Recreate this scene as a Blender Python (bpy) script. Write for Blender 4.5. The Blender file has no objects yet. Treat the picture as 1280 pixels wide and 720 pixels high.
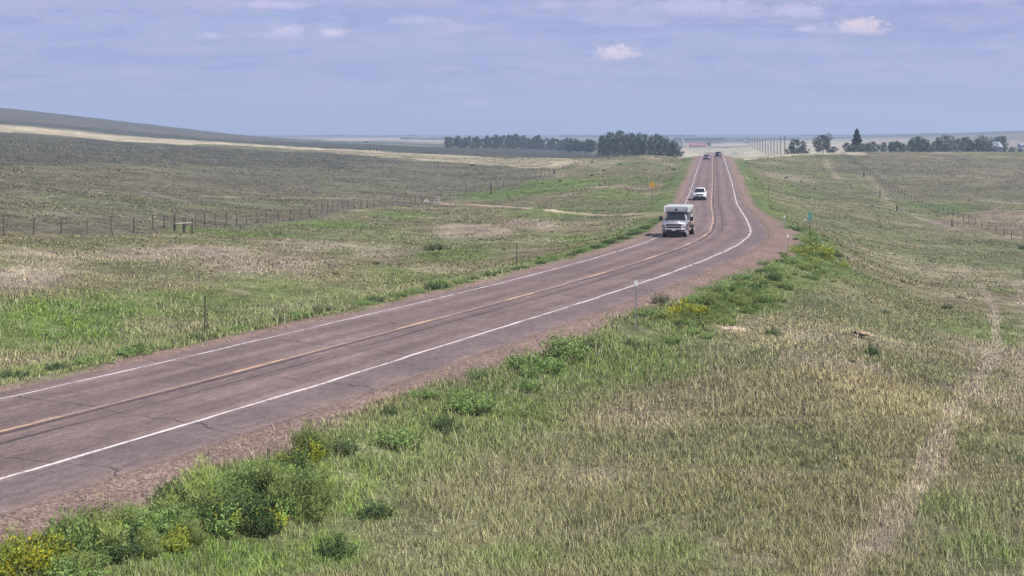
import bpy, bmesh, math, random
import numpy as np
from mathutils import Vector, Matrix
random.seed(7)
scene = bpy.context.scene
COL = scene.collection
F, CZ, HOR = 1700.0, 10.0, 168.0          # focal length in photo pixels, eye height, horizon row
R = math.radians

# ------------------------------------------------------------------ numeric noise
def _h(i, j, s):
    n = (i.astype(np.int64)*374761393 + j.astype(np.int64)*668265263 + s*974711) & 0xffffffff
    n = ((n ^ (n >> 13))*1274126177) & 0xffffffff
    return ((n ^ (n >> 16)) & 0xffff)/65535.0
def vnoise(x, y, s=0):
    i = np.floor(x); j = np.floor(y); fx = x-i; fy = y-j
    fx = fx*fx*(3-2*fx); fy = fy*fy*(3-2*fy)
    a = _h(i, j, s); b = _h(i+1, j, s); c = _h(i, j+1, s); d = _h(i+1, j+1, s)
    return (a*(1-fx)+b*fx)*(1-fy)+(c*(1-fx)+d*fx)*fy
def fbm(x, y, sc, s=0, o=4):                # sc = metres per feature, result 0..1
    r = 0; a = .5; t = 0
    for k in range(o):
        r = r + a*vnoise(x/sc+17.3*k, y/sc-9.1*k, s+k); t += a; a *= .55; sc *= .47
    return r/t
def sst(a, b, x):
    t = np.clip((x-a)/(b-a), 0, 1); return t*t*(3-2*t)

# ------------------------------------------------------------------ road line (plan + level below the eye)
RX = [(-60,-90),(-40,-36),(-27.3,-2),(-19.6,19),(-13.3,35.4),(-9.6,44.8),(-5.8,54.5),(0.1,69),(5.8,82.6),(10.1,94),(13.5,103.9),
      (17.3,119.2),(21.6,146),(28.4,193.9),(39,264.4),(51.6,350),(64.2,435.2),(72.4,490),(92,620),(119,800),(149,1000)]
RD = [(-90,6.6),(-2,6.9),(20,7.3),(30,7.6),(45,8.0),(70,8.35),(100,8.4),(119,8.65),(148,9.3),(195,9.95),(230,9.6),(265,9.05),
      (350,8.3),(400,7.95),(435,7.68),(470,7.48),(500,7.9),(540,8.9),(620,11.6),(800,13.6),(1000,13.8)]
def _dense():
    P = np.array(RX, float); ys = np.arange(-90, 1000, 1.0)
    x = np.interp(ys, P[:,1], P[:,0]); D = np.array(RD, float); d = np.interp(ys, D[:,0], D[:,1])
    for w, rep in ((9, 3),):
        k = np.ones(w)/w
        for _ in range(rep):
            x = np.convolve(np.pad(x, w//2, mode='reflect', reflect_type='odd'), k, 'valid')
            d = np.convolve(np.pad(d, w//2, mode='reflect', reflect_type='odd'), k, 'valid')
    return ys, x, d
RY_, RXX, RDD = _dense()
RSL = np.gradient(RXX, RY_)
RSS = np.concatenate([[0], np.cumsum(np.hypot(np.diff(RXX), 1.0))])
def road_coord(X, Y):                       # lateral distance (right +), road parameter y
    t = np.array(Y, float)
    for _ in range(6):
        cx = np.interp(t, RY_, RXX); sl = np.interp(t, RY_, RSL)
        t = t + ((X-cx)*sl + (Y-t))/(1+sl*sl)*.9
    cx = np.interp(t, RY_, RXX); sl = np.interp(t, RY_, RSL); n = np.sqrt(1+sl*sl)
    return ((X-cx) - (Y-t)*sl)/n, t
def half_w(d, t): return np.where(np.asarray(d) > 0, np.interp(t, [0,60,90,140,200,280], [6.1,6.0,5.7,5.5,4.8,4.7]), 5.1)
def road_z(t): return CZ - np.interp(t, RY_, RDD)

# ------------------------------------------------------------------ terrain: radial profiles (distance, metres below eye)
PROF = [
 (-1200,[(10,7.8),(60,7.4),(120,6),(250,2),(500,-6),(900,-20),(1500,-50),(2200,-50),(4000,-20),(9000,10),(14000,8)]),
 (-400,[(10,7.8),(60,7.8),(96,6.8),(140,5.8),(250,2.8),(400,-1.5),(560,-5.5),(700,-11),(900,-19),(1400,-42),(2000,-40),(4000,-10),(9000,9),(14000,8)]),
 (0,  [(10,7.8),(40,7.9),(60,7.8),(96,7.0),(140,6.5),(250,4.5),(400,1.2),(500,-1.2),(700,-5.4),(900,-10.5),(1150,-19),(1400,-28),(1800,-24),(4000,5),(9000,9),(14000,8)]),
 (160,[(10,7.8),(45,8),(70,8.2),(112,8.3),(160,8.0),(250,6.6),(400,4.3),(500,3.5),(700,1.2),(900,-2.0),(1150,-7.5),(1400,-13),(1800,-10),(4000,6),(9000,9),(14000,8)]),
 (320,[(10,7.8),(55,8.1),(90,8.6),(158,10.6),(250,9.7),(400,6.6),(500,5.7),(650,4.9),(900,4.1),(1150,3.6),(1400,3.1),(1800,5),(4000,9),(7000,3.5),(9000,8),(14000,8)]),
 (400,[(10,7.8),(60,8.2),(110,9.3),(175,10.4),(250,10.4),(400,7.3),(550,6.2),(800,6.6),(1100,6.9),(1400,6.6),(1800,8.5),(3000,8.6),(5500,2.4),(9000,8),(14000,8)]),
 (480,[(10,7.8),(65,8.2),(120,10),(221,11.6),(300,10.3),(420,7.9),(600,6.9),(800,6.8),(1200,8.2),(1800,8.6),(3000,9),(6000,3.2),(9000,8),(14000,8)]),
 (560,[(10,7.8),(70,8.3),(130,10.2),(200,11.9),(260,12.6),(340,10.8),(430,8.9),(560,7.6),(700,8),(1000,10),(1800,11),(3000,9.4),(6000,3.4),(9000,8),(14000,8)]),
 (640,[(10,7.8),(78,8.4),(120,9.6),(200,11.8),(300,11.5),(380,9.9),(450,8.5),(520,8.2),(700,9.3),(1000,10),(1800,12),(3000,9.4),(6000,3.6),(9000,8),(14000,8)]),
 (720,[(10,7.8),(85,8.4),(130,10),(200,11.2),(300,10.4),(380,8.9),(450,8.0),(520,8.2),(700,10),(1000,11.4),(1800,12),(3000,9.4),(6000,3.7),(9000,8),(14000,8)]),
 (800,[(10,7.8),(100,8.4),(130,9.5),(200,10.4),(300,9.4),(400,7.9),(450,7.4),(490,7.5),(560,9.4),(800,12.8),(1400,13.5),(2500,11.3),(6000,3.8),(9000,8),(14000,8)]),
 (890,[(10,7.8),(70,8.4),(108,8.5),(148,9.5),(195,10.1),(265,9.2),(350,8.4),(435,7.8),(480,7.6),(540,9),(620,11.8),(800,12.7),(1300,12.4),(2000,12),(3000,9.5),(6500,3.6),(9000,8),(14000,8)]),
 (960,[(10,7.8),(60,8.6),(105,9.2),(130,10),(200,11.6),(300,11),(400,8.9),(470,7.6),(510,7.8),(600,11.5),(800,13.5),(1300,12),(2200,10.4),(3200,8.5),(6500,0),(9000,7),(14000,8)]),
 (1040,[(10,7.8),(50,8.6),(80,9.6),(120,11.2),(200,13.2),(300,13),(400,9.4),(480,6.2),(510,6.3),(580,9.0),(800,11.5),(1300,11),(2200,9.5),(3200,6.5),(5500,1.5),(9000,7),(14000,8)]),
 (1130,[(10,7.8),(40,8.6),(60,9.7),(100,12),(150,14),(200,15.3),(300,14.6),(400,10.6),(500,6.4),(530,6.5),(600,8.6),(800,10.5),(1300,10.4),(1500,9.4),(2100,5),(2800,.8),(3600,1),(6500,1),(14000,8)]),
 (1280,[(10,7.8),(24,8.0),(40,9),(70,11),(120,13.8),(200,15.9),(260,15.4),(350,12.4),(500,6.8),(530,6.9),(600,8.6),(800,10.2),(1300,10),(1500,8.5),(2000,0),(2700,-7.2),(3600,-6),(6500,0),(14000,8)]),
 (1600,[(10,7.8),(24,8.2),(40,9.4),(70,11.6),(120,14.5),(200,16.4),(260,15.8),(350,12.6),(500,7.6),(600,8.2),(800,9.6),(1300,9),(1500,6),(2000,-4),(2700,-11),(3600,-9),(6500,0),(14000,8)]),
 (2600,[(10,7.8),(24,8.2),(40,9.4),(70,11.6),(120,14.5),(200,16.4),(260,15.8),(350,12.6),(500,8.6),(800,9),(1300,8),(3200,-8),(4200,-16),(6500,-8),(14000,8)]),
]
LV = np.linspace(math.log(6), math.log(14500), 760)
UG = np.arange(-1200, 2601, 10.0)
def _table():
    cols = np.array([c for c, _ in PROF], float); T = []
    for c, pts in PROF:
        p = np.array(pts, float); T.append(np.interp(LV, np.log(p[:,0]), p[:,1]))
    T = np.array(T); G = np.array([np.interp(UG, cols, T[:,k]) for k in range(T.shape[1])]).T
    def sm(A, ax, w, rep):
        k = np.ones(w)/w
        for _ in range(rep):
            pad = [(0,0),(0,0)]; pad[ax] = (w//2, w//2); B = np.pad(A, pad, mode='edge')
            A = np.apply_along_axis(lambda v: np.convolve(v, k, 'valid'), ax, B)
        return A
    G = sm(G, 0, 7, 2); G = sm(G, 1, 9, 2)
    return G
TAB = _table()
def base_drop(X, Y):
    r = np.hypot(X, Y); th = np.arctan2(X, Y); tc = np.clip(th, -.8, .8)
    ye = np.maximum(r*np.cos(tc), 6.0)
    u = np.clip(F*np.tan(tc)+640, UG[0], UG[-1]-1); v = np.clip(np.log(ye), LV[0], LV[-1]-1e-4)
    a = (u-UG[0])/10.0; b = (v-LV[0])/(LV[1]-LV[0]); i = a.astype(int); j = b.astype(int)
    i = np.clip(i, 0, len(UG)-2); j = np.clip(j, 0, len(LV)-2); a = a-i; b = b-j
    return (TAB[i,j]*(1-a)+TAB[i+1,j]*a)*(1-b)+(TAB[i,j+1]*(1-a)+TAB[i+1,j+1]*a)*b
# small mounds: centre x, y, radius across, radius deep, height
MOUNDS = []
def ground_z(X, Y, fine=True):
    X = np.asarray(X, float); Y = np.asarray(Y, float)
    z = CZ - base_drop(X, Y); r = np.hypot(X, Y)
    d, t = road_coord(X, Y); ad = np.abs(d)
    if fine:
        z = z + (fbm(X, Y, 14, 3)-.5)*.9*sst(20, 90, r)*(1-.0*r) + (fbm(X, Y, 3.2, 5, 3)-.5)*.22 + (fbm(X, Y, 260, 9, 3)-.5)*np.clip((r-500)/300, 0, 9)
    for mx, my, ra, rb, h in MOUNDS:
        q = ((X-mx)/ra)**2 + ((Y-my)/rb)**2
        z = z + h*np.exp(-q*1.4)
    rz = road_z(t); ok = (t > -88) & (t < 990)
    hw = half_w(d, t); side = rz - .015 - np.clip(ad-hw, 0, 99)*.085 - np.clip(ad-hw-2.3, 0, 6)*.1
    w = (1-sst(hw+2.3, hw+14, ad))*ok
    zz = side*w + z*(1-w)
    return np.where((ad < hw+.4) & ok, rz-.10+.085*sst(hw-.55, hw-.1, ad), zz)
def at(px, py):                              # where the line of sight through a photo pixel meets the ground
    Y = np.exp(np.linspace(math.log(9), math.log(13500), 5000)); X = (px-640)/F*Y
    zr = CZ-(py-HOR)/F*Y; g = ground_z(X, Y)
    k = np.where(zr <= g)[0]
    i = k[0] if len(k) else len(Y)-1
    return Vector((X[i], Y[i], float(g[i])))
def on(x, y): return Vector((x, y, float(ground_z(np.array([x]), np.array([y]))[0])))
def far(px, Y):                              # ground point in column px at distance Y
    return on((px-640)/F*Y, Y)
for px, Y, ra, rb, h in ((660,190,8,6,.8),(575,150,9,6,.9),(752,238,12,10,1.0),(762,395,16,20,.9),(800,440,12,14,.9)):
    MOUNDS.append(((px-640)/F*Y, Y, ra, rb, h))

# ------------------------------------------------------------------ land cover
FRESH=(.074,.120,.026); MID=(.098,.110,.050); OLIVE=(.135,.122,.070); DRY=(.205,.176,.118); PINK=(.235,.190,.152)
GREY=(.088,.084,.063); DARKF=(.043,.049,.042); STRAW=(.420,.365,.265); DIRT=(.36,.27,.205); GRAVEL=(.190,.136,.113); SHADOW_AND_WOODS=(.019,.033,.032)  # last one: painted cloud shadow tone, shared with the far tree bands
def W(px): return [at(*p)[:2] for p in px]
def inside(X, Y, poly):
    r = np.zeros(X.shape, bool); n = len(poly)
    for k in range(n):
        x0, y0 = poly[k]; x1, y1 = poly[(k+1) % n]
        if y0 == y1: continue
        c = ((y0 > Y) != (y1 > Y)) & (X < (x1-x0)*(Y-y0)/(y1-y0)+x0)
        r ^= c
    return r
POLYS = []; BLOBS = []; LINES = []
def setup_cover():
    def poly(pts, c, k=1.0, wob=.03): POLYS.append((W(pts), np.array(c), k, wob))
    # the field beyond the left fence, its darker upper half
    poly([(-500,315),(9,290),(120,294),(190,293),(311,283),(437,262),(545,252),(640,232),(700,214),(700,210),(640,208),(560,204),(480,198),(400,190),(320,187),(200,180),(100,172),(0,165),(-500,140)], GREY)
    poly([(-500,215),(0,205),(200,205),(330,214),(420,212),(470,205),(480,198),(400,190),(320,187),(200,180),(100,172),(0,165),(-500,140)], DARKF, .75, .06)
    poly([(-500,262),(0,248),(160,243),(300,246),(420,240),(330,262),(160,262),(0,272),(-500,280)], MID, .45, .08)
    # straw strip, tan upper field
    poly([(-500,130),(0,156.5),(100,164.5),(160,170),(220,174.8),(280,178),(320,180.5),(400,184.5),(480,190),(560,194),(640,196),(700,198),(745,200.5),(700,211),(640,207),(560,203),(480,196.5),(400,189),(350,184.5),(320,182.8),(280,180.6),(220,180),(150,176),(100,171.5),(0,164.5),(-500,140)], STRAW, .78, .014)
    poly([(330,183),(480,191.5),(560,196),(640,198),(700,200),(690,208),(640,206),(560,202),(480,196),(400,189)], OLIVE, .75, .02)
    # cloud shadow above the strip painted into the ground colour, then the hill top
    poly([(-500,128),(0,154.6),(100,162.6),(200,171.6),(320,180),(480,189.5),(560,193.5),(640,195.5),(740,198),(800,196),(720,187),(640,185),(560,184),(480,181),(400,177),(320,176),(250,172),(160,163),(80,156),(0,149),(-500,110)], SHADOW_AND_WOODS, .95, .01)
    poly([(-500,128),(0,150),(80,157),(160,164),(250,173),(300,176.5),(370,179),(385,177.5),(320,172),(250,164.5),(160,152.5),(80,144),(0,131),(-500,90)], (.066,.063,.056), .92, .006)
    poly([(480,191),(640,196),(760,196.5),(745,187.5),(640,185.5),(480,183)], DARKF, .8, .02)
    poly([(820,194),(840,186),(860,183.5),(905,184),(960,181.5),(1010,180),(1080,181),(1080,194),(1000,194),(930,200),(905,200),(870,198)], (.37,.335,.25), .9, .004)
    poly([(860,182.6),(905,183.4),(960,180.6),(1010,179),(1080,179.5),(1080,177),(1010,176.5),(950,178),(905,180),(860,180.5)], (.34,.30,.23), .8, .004)
    poly([(400,176),(480,175.5),(600,175.5),(600,173.2),(480,172.6),(420,172.6)], (.34,.30,.23), .8, .004)
    # right field: greener hollow, brown patch
    poly([(1100,262),(1160,252),(1280,248),(1500,245),(1500,275),(1280,270),(1160,270)], MID, .8, .05)
    poly([(1040,196),(1280,196),(1600,196),(1600,246),(1280,246),(1100,250)], GREY, .62, .05)
    poly([(1180,274),(1290,268),(1500,270),(1500,320),(1280,292),(1200,285)], (.20,.155,.12), .75, .06)
    # right roadside slope
    poly([(930,205),(1030,200),(1075,225),(1120,262),(1190,285),(1290,310),(1290,345),(1060,340),(1000,300),(975,250)], MID, .35, .06)
    def blob(px, py, rx, ry, c, k=.8):
        P = at(px, py); Q = at(px+rx, py); A = at(px, py-ry); B = at(px, py+ry)
        BLOBS.append((P.x, P.y, max(abs(Q.x-P.x), .2), max(abs(A.y-B.y)/2, .3), np.array(c), k))
    # left verge
    for b in ((120,395,150,30,FRESH,.95),(240,375,150,14,FRESH,.7),(60,425,120,22,FRESH,.6),(330,395,60,14,FRESH,.5),(390,372,120,16,FRESH,.55),(20,345,70,24,PINK,.75),(60,320,110,14,PINK,.5),(220,318,120,16,PINK,.75),(330,330,110,12,PINK,.75),(430,312,130,9,PINK,.5),
              (290,292,120,4,FRESH,.7),(410,281,90,5,FRESH,.8),(500,266,60,5,FRESH,.6),(510,345,90,12,FRESH,.5),(570,316,70,9,FRESH,.7),(700,300,70,9,FRESH,.75),(640,346,60,6,DRY,.7),(560,338,50,6,DRY,.6),(430,345,60,10,OLIVE,.6),
              (660,281,42,7,PINK,.95),(595,292,60,6,PINK,.75),(680,300,35,4,PINK,.5),(560,284,40,4,PINK,.6),(640,243,90,7,FRESH,.85),(700,230,70,8,FRESH,.8),(770,245,50,8,FRESH,.7),(690,262,60,5,FRESH,.6),
              (790,224,45,6,FRESH,.55),(750,205,40,5,DRY,.7),(700,216,40,4,DRY,.6),(835,205,14,7,DRY,.6),(845,230,14,14,FRESH,.6),(780,205,30,2,FRESH,.6),(200,410,50,10,DRY,.5),(215,402,60,8,OLIVE,.5),(420,318,30,4,MID,.8)):
        blob(*b)
    # right verge and foreground
    for b in ((900,365,60,22,FRESH,.9),(940,340,60,18,FRESH,.85),(1010,330,45,22,FRESH,.75),(1000,365,60,20,MID,.7),(870,440,120,26,MID,.7),(780,450,90,20,FRESH,.6),(700,460,80,20,FRESH,.6),(620,500,60,20,FRESH,.6),(250,600,140,40,FRESH,.9),(90,650,130,60,FRESH,.95),(370,590,60,30,FRESH,.6),
              (460,640,45,16,FRESH,.8),(420,690,60,30,FRESH,.8),(300,700,120,30,FRESH,.7),(330,655,60,18,PINK,.45),(560,560,80,24,OLIVE,.5),(800,530,70,20,PINK,.4),(740,600,60,14,PINK,.3),(948,598,26,10,PINK,.6),(880,560,120,30,MID,.45),(700,560,120,30,MID,.45),(640,700,90,20,FRESH,.5),(820,690,80,24,FRESH,.45),
              (1190,400,70,26,FRESH,.45),(1150,460,60,14,MID,.6),(1050,420,60,16,PINK,.3),(1050,455,50,10,PINK,.55),(1080,480,60,16,(.20,.165,.10),.6),(1120,500,60,24,(.21,.17,.10),.6),(1250,440,40,30,PINK,.4),(1265,500,30,20,PINK,.4),(1215,495,22,10,PINK,.8),(1196,520,16,10,PINK,.7),(1168,570,9,9,PINK,.85),(1186,592,12,5,DRY,.8),(1150,612,12,9,PINK,.7),(1120,640,30,10,PINK,.6),(1170,650,30,8,PINK,.5),(1085,690,24,14,PINK,.65),(1262,580,8,4,DRY,.8),(1240,560,60,16,MID,.7),(1180,640,60,24,FRESH,.5),(820,640,200,40,MID,.4),(1010,560,70,30,MID,.4),(1230,690,60,26,FRESH,.65),(1000,700,80,24,OLIVE,.6),(1100,690,30,14,PINK,.5),
              (1130,330,90,12,DRY,.4),(1200,345,70,12,DRY,.45),(1100,300,80,8,OLIVE,.6),(1060,280,60,6,MID,.7),(1000,270,30,10,MID,.6),(1020,225,40,8,MID,.8),(985,222,30,5,PINK,.55),(1045,222.5,9,1.4,DRY,.8),(965,205,20,4,DRY,.6),(990,200,25,3,DRY,.6),(1110,215,60,4,GREY,.6),(1230,215,60,5,(.19,.155,.115),.5),(912,411,28,4,DIRT,.8),(790,411,26,5,GRAVEL,.9),(1000,240,30,4,FRESH,.5),(1085,370,60,14,OLIVE,.6),(960,480,70,18,OLIVE,.5),(1180,260,60,5,FRESH,.6)):
        blob(*b)
    poly([(842,178.5),(842,173.5),(870,172.5),(905,175.5),(950,174),(1000,173),(1000,174.6),(950,176),(905,178.2),(875,179)], SHADOW_AND_WOODS, .95, .003)
    blob(905, 184.3, 60, .35, SHADOW_AND_WOODS, .8)
    def line(pts, wpx, c, k): LINES.append((np.array(W(pts)), wpx, np.array(c), k))
    line([(826,267),(780,268),(725,267),(690,263.8),(660,260.8),(620,258),(580,255.5),(548,254)], .95, DIRT, .85)
    line([(760,263.5),(715,263),(680,259.5),(640,256.5),(600,254.5)], .8, (.045,.065,.03), .7)
    line([(826,270),(806,269)], 2.4, DIRT, .9)
    line([(548,254),(500,250.5),(440,248),(380,247),(320,246.5),(255,245.5)], 1.1, DRY, .65)
    line([(1033,200),(1037,212),(1045,221),(1058,224)], 1.0, DRY, .75)
    line([(1085,222),(1096,234),(1104,246),(1121,263)], 1.2, DRY, .5)
    line([(1121,263),(1160,275),(1200,288)], 1.2, PINK, .4)
    line([(1225,355),(1242,385),(1246,430),(1226,470),(1196,510),(1172,565),(1150,605),(1120,650),(1072,700),(1030,745)], .36, PINK, .66)
    line([(1275,350),(1290,400),(1290,460),(1275,520)], .8, PINK, .35)
    line([(560,289),(600,292)], 1.4, DRY, .8)
def segd(X, Y, P):
    best = np.full(X.shape, 1e9)
    for k in range(len(P)-1):
        a = P[k]; ab = P[k+1]-a; L = max((ab**2).sum(), 1e-9)
        t = np.clip(((X-a[0])*ab[0]+(Y-a[1])*ab[1])/L, 0, 1)
        best = np.minimum(best, np.hypot(X-a[0]-t*ab[0], Y-a[1]-t*ab[1]))
    return best
def mixc(c, new, m): return c*(1-m[:,None]) + np.asarray(new)[None,:]*m[:,None]
def gravel_mask(X, Y, d, t):
    n = fbm(X, Y, 2.2, 31, 3)-.5; n2 = fbm(X, Y, 9, 35, 3)-.5
    right = np.interp(t, [0,55,75,95,120,150,195,280,480], [7.0,7.3,7.3,7.5,8.0,6.9,6.0,6.1,6.8])
    left = np.interp(t, [0,60,100,160,300,480], [5.1,5.15,5.4,5.6,5.8,6.5])
    lim = np.where(d > 0, right, left) + n*1.5 + n2*2.8*np.where((d > 0) & (t < 150), 1, .3)
    return (1-sst(lim-.35, lim+.35, np.abs(d)))*((t > -88) & (t < 990))
def cover(X, Y, alpha=False):
    n1 = fbm(X, Y, 26, 41); n2 = fbm(X, Y, 6, 47); n3 = fbm(X, Y, 120, 53)
    d, t = road_coord(X, Y); r = np.hypot(X, Y)
    c = np.tile(np.array(OLIVE), (len(X), 1)).astype(float)
    c = mixc(c, MID, sst(.42, .66, n1*.6+n2*.4)); c = mixc(c, DRY, sst(.52, .72, (1-n1)*.55+n2*.45)*.75)
    # far country beyond the crests: pale and green field strips
    fr = sst(600, 900, r); f1 = vnoise(X/420+3, Y/900, 61); f2 = vnoise(X/900, Y/420+5, 67)
    far_c = mixc(np.tile(np.array((.13,.125,.095)), (len(X), 1)), (.23,.205,.155), sst(.45, .55, f1)); far_c = mixc(far_c, (.06,.07,.055), sst(.55, .62, f2))
    c = c*(1-fr[:,None]) + far_c*fr[:,None]
    c = mixc(c, (.050,.062,.062), sst(3200, 4600, r)*.85*sst(.30, .45, vnoise(X/1500, Y/500, 63)))
    for P, col, k, wob in POLYS:
        wx = (fbm(X, Y, 30, 71, 3)-.5)*r*wob*1.5; wy = (fbm(X, Y, 30, 77, 3)-.5)*r*wob*4
        m = inside(X+wx, Y+wy, P)*k*(.8+.4*(n2-.5))
        c = mixc(c, col, np.clip(m, 0, 1))
    nb = (n2-.5)*1.1+(n1-.5)*.5
    for x, y, ra, rb, col, k in BLOBS:
        q = np.sqrt(((X-x)/ra)**2+((Y-y)/rb)**2)
        c = mixc(c, col, k*(1-sst(.45, 1.25, q+nb*.8)))
    for P, w, col, k in LINES:
        q = segd(X, Y, P)
        c = mixc(c, col, k*(1-sst(w*.5, w*1.2, q+(n2-.5)*w*1.2)))
    # greener strip just off the road edge on both sides
    on_ = (t > 0) & (t < 470)
    v = on_*(1-sst(1.0, 3.2, np.abs(np.abs(d)-np.where(d > 0, np.where(t < 150, 9.4, 8.0), 7.2))+(n2-.5)*2))*.6
    c = mixc(c, FRESH, v)
    # patchy tone
    c = c*(.80+.40*n2)[:,None]*(.88+.24*n1)[:,None]*(.9+.2*n3)[:,None]
    g = gravel_mask(X, Y, d, t)
    c = mixc(c, GRAVEL, g)
    return np.hstack([c, g[:,None]]) if alpha else c
setup_cover()

# ------------------------------------------------------------------ materials
def nodes(m):
    m.use_nodes = True; nt = m.node_tree; nt.nodes.clear(); return nt
class NT:
    def __init__(s, nt): s.nt = nt
    def n(s, typ, ins=None, **props):
        o = s.nt.nodes.new(typ)
        for k, v in props.items(): setattr(o, k, v)
        for k, v in (ins or {}).items():
            sock = o.inputs[k]
            if isinstance(v, bpy.types.NodeSocket): s.nt.links.new(v, sock)
            else: sock.default_value = v
        return o
    def m(s, op, a, b=0.0, c=None, clamp=False):
        ins = {0: a, 1: b}
        if c is not None: ins[2] = c
        return s.n('ShaderNodeMath', ins, operation=op, use_clamp=clamp).outputs[0]
    def noise(s, vec, scale, detail=4, rough=.55, dist=0.0):
        ins = {'Scale': scale, 'Detail': detail, 'Roughness': rough, 'Distortion': dist}
        if vec is not None: ins['Vector'] = vec
        return s.n('ShaderNodeTexNoise', ins).outputs['Fac']
    def sstep(s, x, a, b, lo=0.0, hi=1.0):
        return s.n('ShaderNodeMapRange', {'Value': x, 'From Min': a, 'From Max': b, 'To Min': lo, 'To Max': hi}, interpolation_type='SMOOTHSTEP').outputs[0]
    def mix(s, f, a, b, bt='MIX'):
        o = s.n('ShaderNodeMix', data_type='RGBA', blend_type=bt)
        for k, v in ((0, f), (6, a), (7, b)):
            if isinstance(v, bpy.types.NodeSocket): s.nt.links.new(v, o.inputs[k])
            else: o.inputs[k].default_value = v if k == 0 else (tuple(v)+(1,))[:4]
        return o.outputs[2]
    def bump(s, h, strength, dist=.1):
        return s.n('ShaderNodeBump', {'Height': h, 'Strength': strength, 'Distance': dist}).outputs[0]
    def out(s, bsdf): s.n('ShaderNodeOutputMaterial', {'Surface': bsdf})
def mat(name, col, rough=.6, metal=0.0, var=.18, scale=6.0, bump=0.0, coat=0.0, alpha=None):
    m = bpy.data.materials.new(name); g = NT(nodes(m))
    tc = g.n('ShaderNodeTexCoord').outputs['Object']
    f = g.noise(tc, scale, 5, .6)
    a = tuple(min(1, c*(1-var)) for c in col); b = tuple(min(1, c*(1+var)) for c in col)
    c = g.mix(g.sstep(f, .3, .7), a, b)
    ins = {'Base Color': c, 'Roughness': rough, 'Metallic': metal, 'Coat Weight': coat}
    if bump: ins['Normal'] = g.bump(g.noise(tc, scale*6, 3), bump, .02)
    g.out(g.n('ShaderNodeBsdfPrincipled', ins).outputs[0]); return m
def mat_terrain():
    m = bpy.data.materials.new('land'); g = NT(nodes(m))
    at_ = g.n('ShaderNodeAttribute', attribute_name='cover'); a = at_.outputs['Color']; gm = at_.outputs['Alpha']
    p = g.n('ShaderNodeNewGeometry').outputs['Position']
    mp = g.n('ShaderNodeMapping', {'Vector': p, 'Scale': (1, 1, .2)}).outputs[0]
    n1 = g.noise(mp, 2.6, 5, .75); n2 = g.noise(mp, .38, 7, .72); n3 = g.noise(mp, 11.0, 3, .7); n4 = g.noise(mp, .05, 6, .65)
    v = g.m('MULTIPLY', g.sstep(n1, .28, .72, .60, 1.42), g.sstep(n2, .30, .70, .62, 1.40))
    v = g.m('MULTIPLY', v, g.sstep(n3, .25, .75, .62, 1.4)); v = g.m('MULTIPLY', v, g.sstep(n4, .32, .68, .76, 1.26))
    c = g.mix(1.0, a, g.n('ShaderNodeCombineColor', {0: v, 1: v, 2: v}).outputs[0], 'MULTIPLY')
    # dry stalks and small dark shrubs scattered through the turf
    dry = g.sstep(g.noise(mp, .55, 7, .75), .53, .66, 0, .62)
    c = g.mix(dry, c, g.mix(.6, c, (.30, .255, .185)))
    grn = g.sstep(g.noise(mp, .16, 6, .7), .54, .66, 0, .45)
    c = g.mix(grn, c, g.mix(.6, c, (.075, .105, .040)))
    sh = g.sstep(g.noise(mp, .45, 5, .65), .63, .69, 0, .6)
    c = g.mix(sh, c, (.045, .056, .032))
    peb = g.n('ShaderNodeTexVoronoi', {'Vector': p, 'Scale': 19.0, 'Randomness': 1.0}).outputs['Color']
    pv_ = g.n('ShaderNodeSeparateColor', {0: peb}).outputs[0]
    pb = g.m('MULTIPLY', g.sstep(pv_, 0, 1, .55, 1.5), g.sstep(n2, .3, .7, .85, 1.15))
    gc = g.mix(1.0, a, g.n('ShaderNodeCombineColor', {0: pb, 1: pb, 2: pb}).outputs[0], 'MULTIPLY')
    c = g.mix(gm, c, gc)
    b = g.bump(g.m('ADD', n1, g.m('MULTIPLY', n2, 2.0)), .55, .35)
    g.out(g.n('ShaderNodeBsdfPrincipled', {'Base Color': c, 'Roughness': .95, 'Specular IOR Level': .1, 'Normal': b}).outputs[0]); return m
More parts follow.
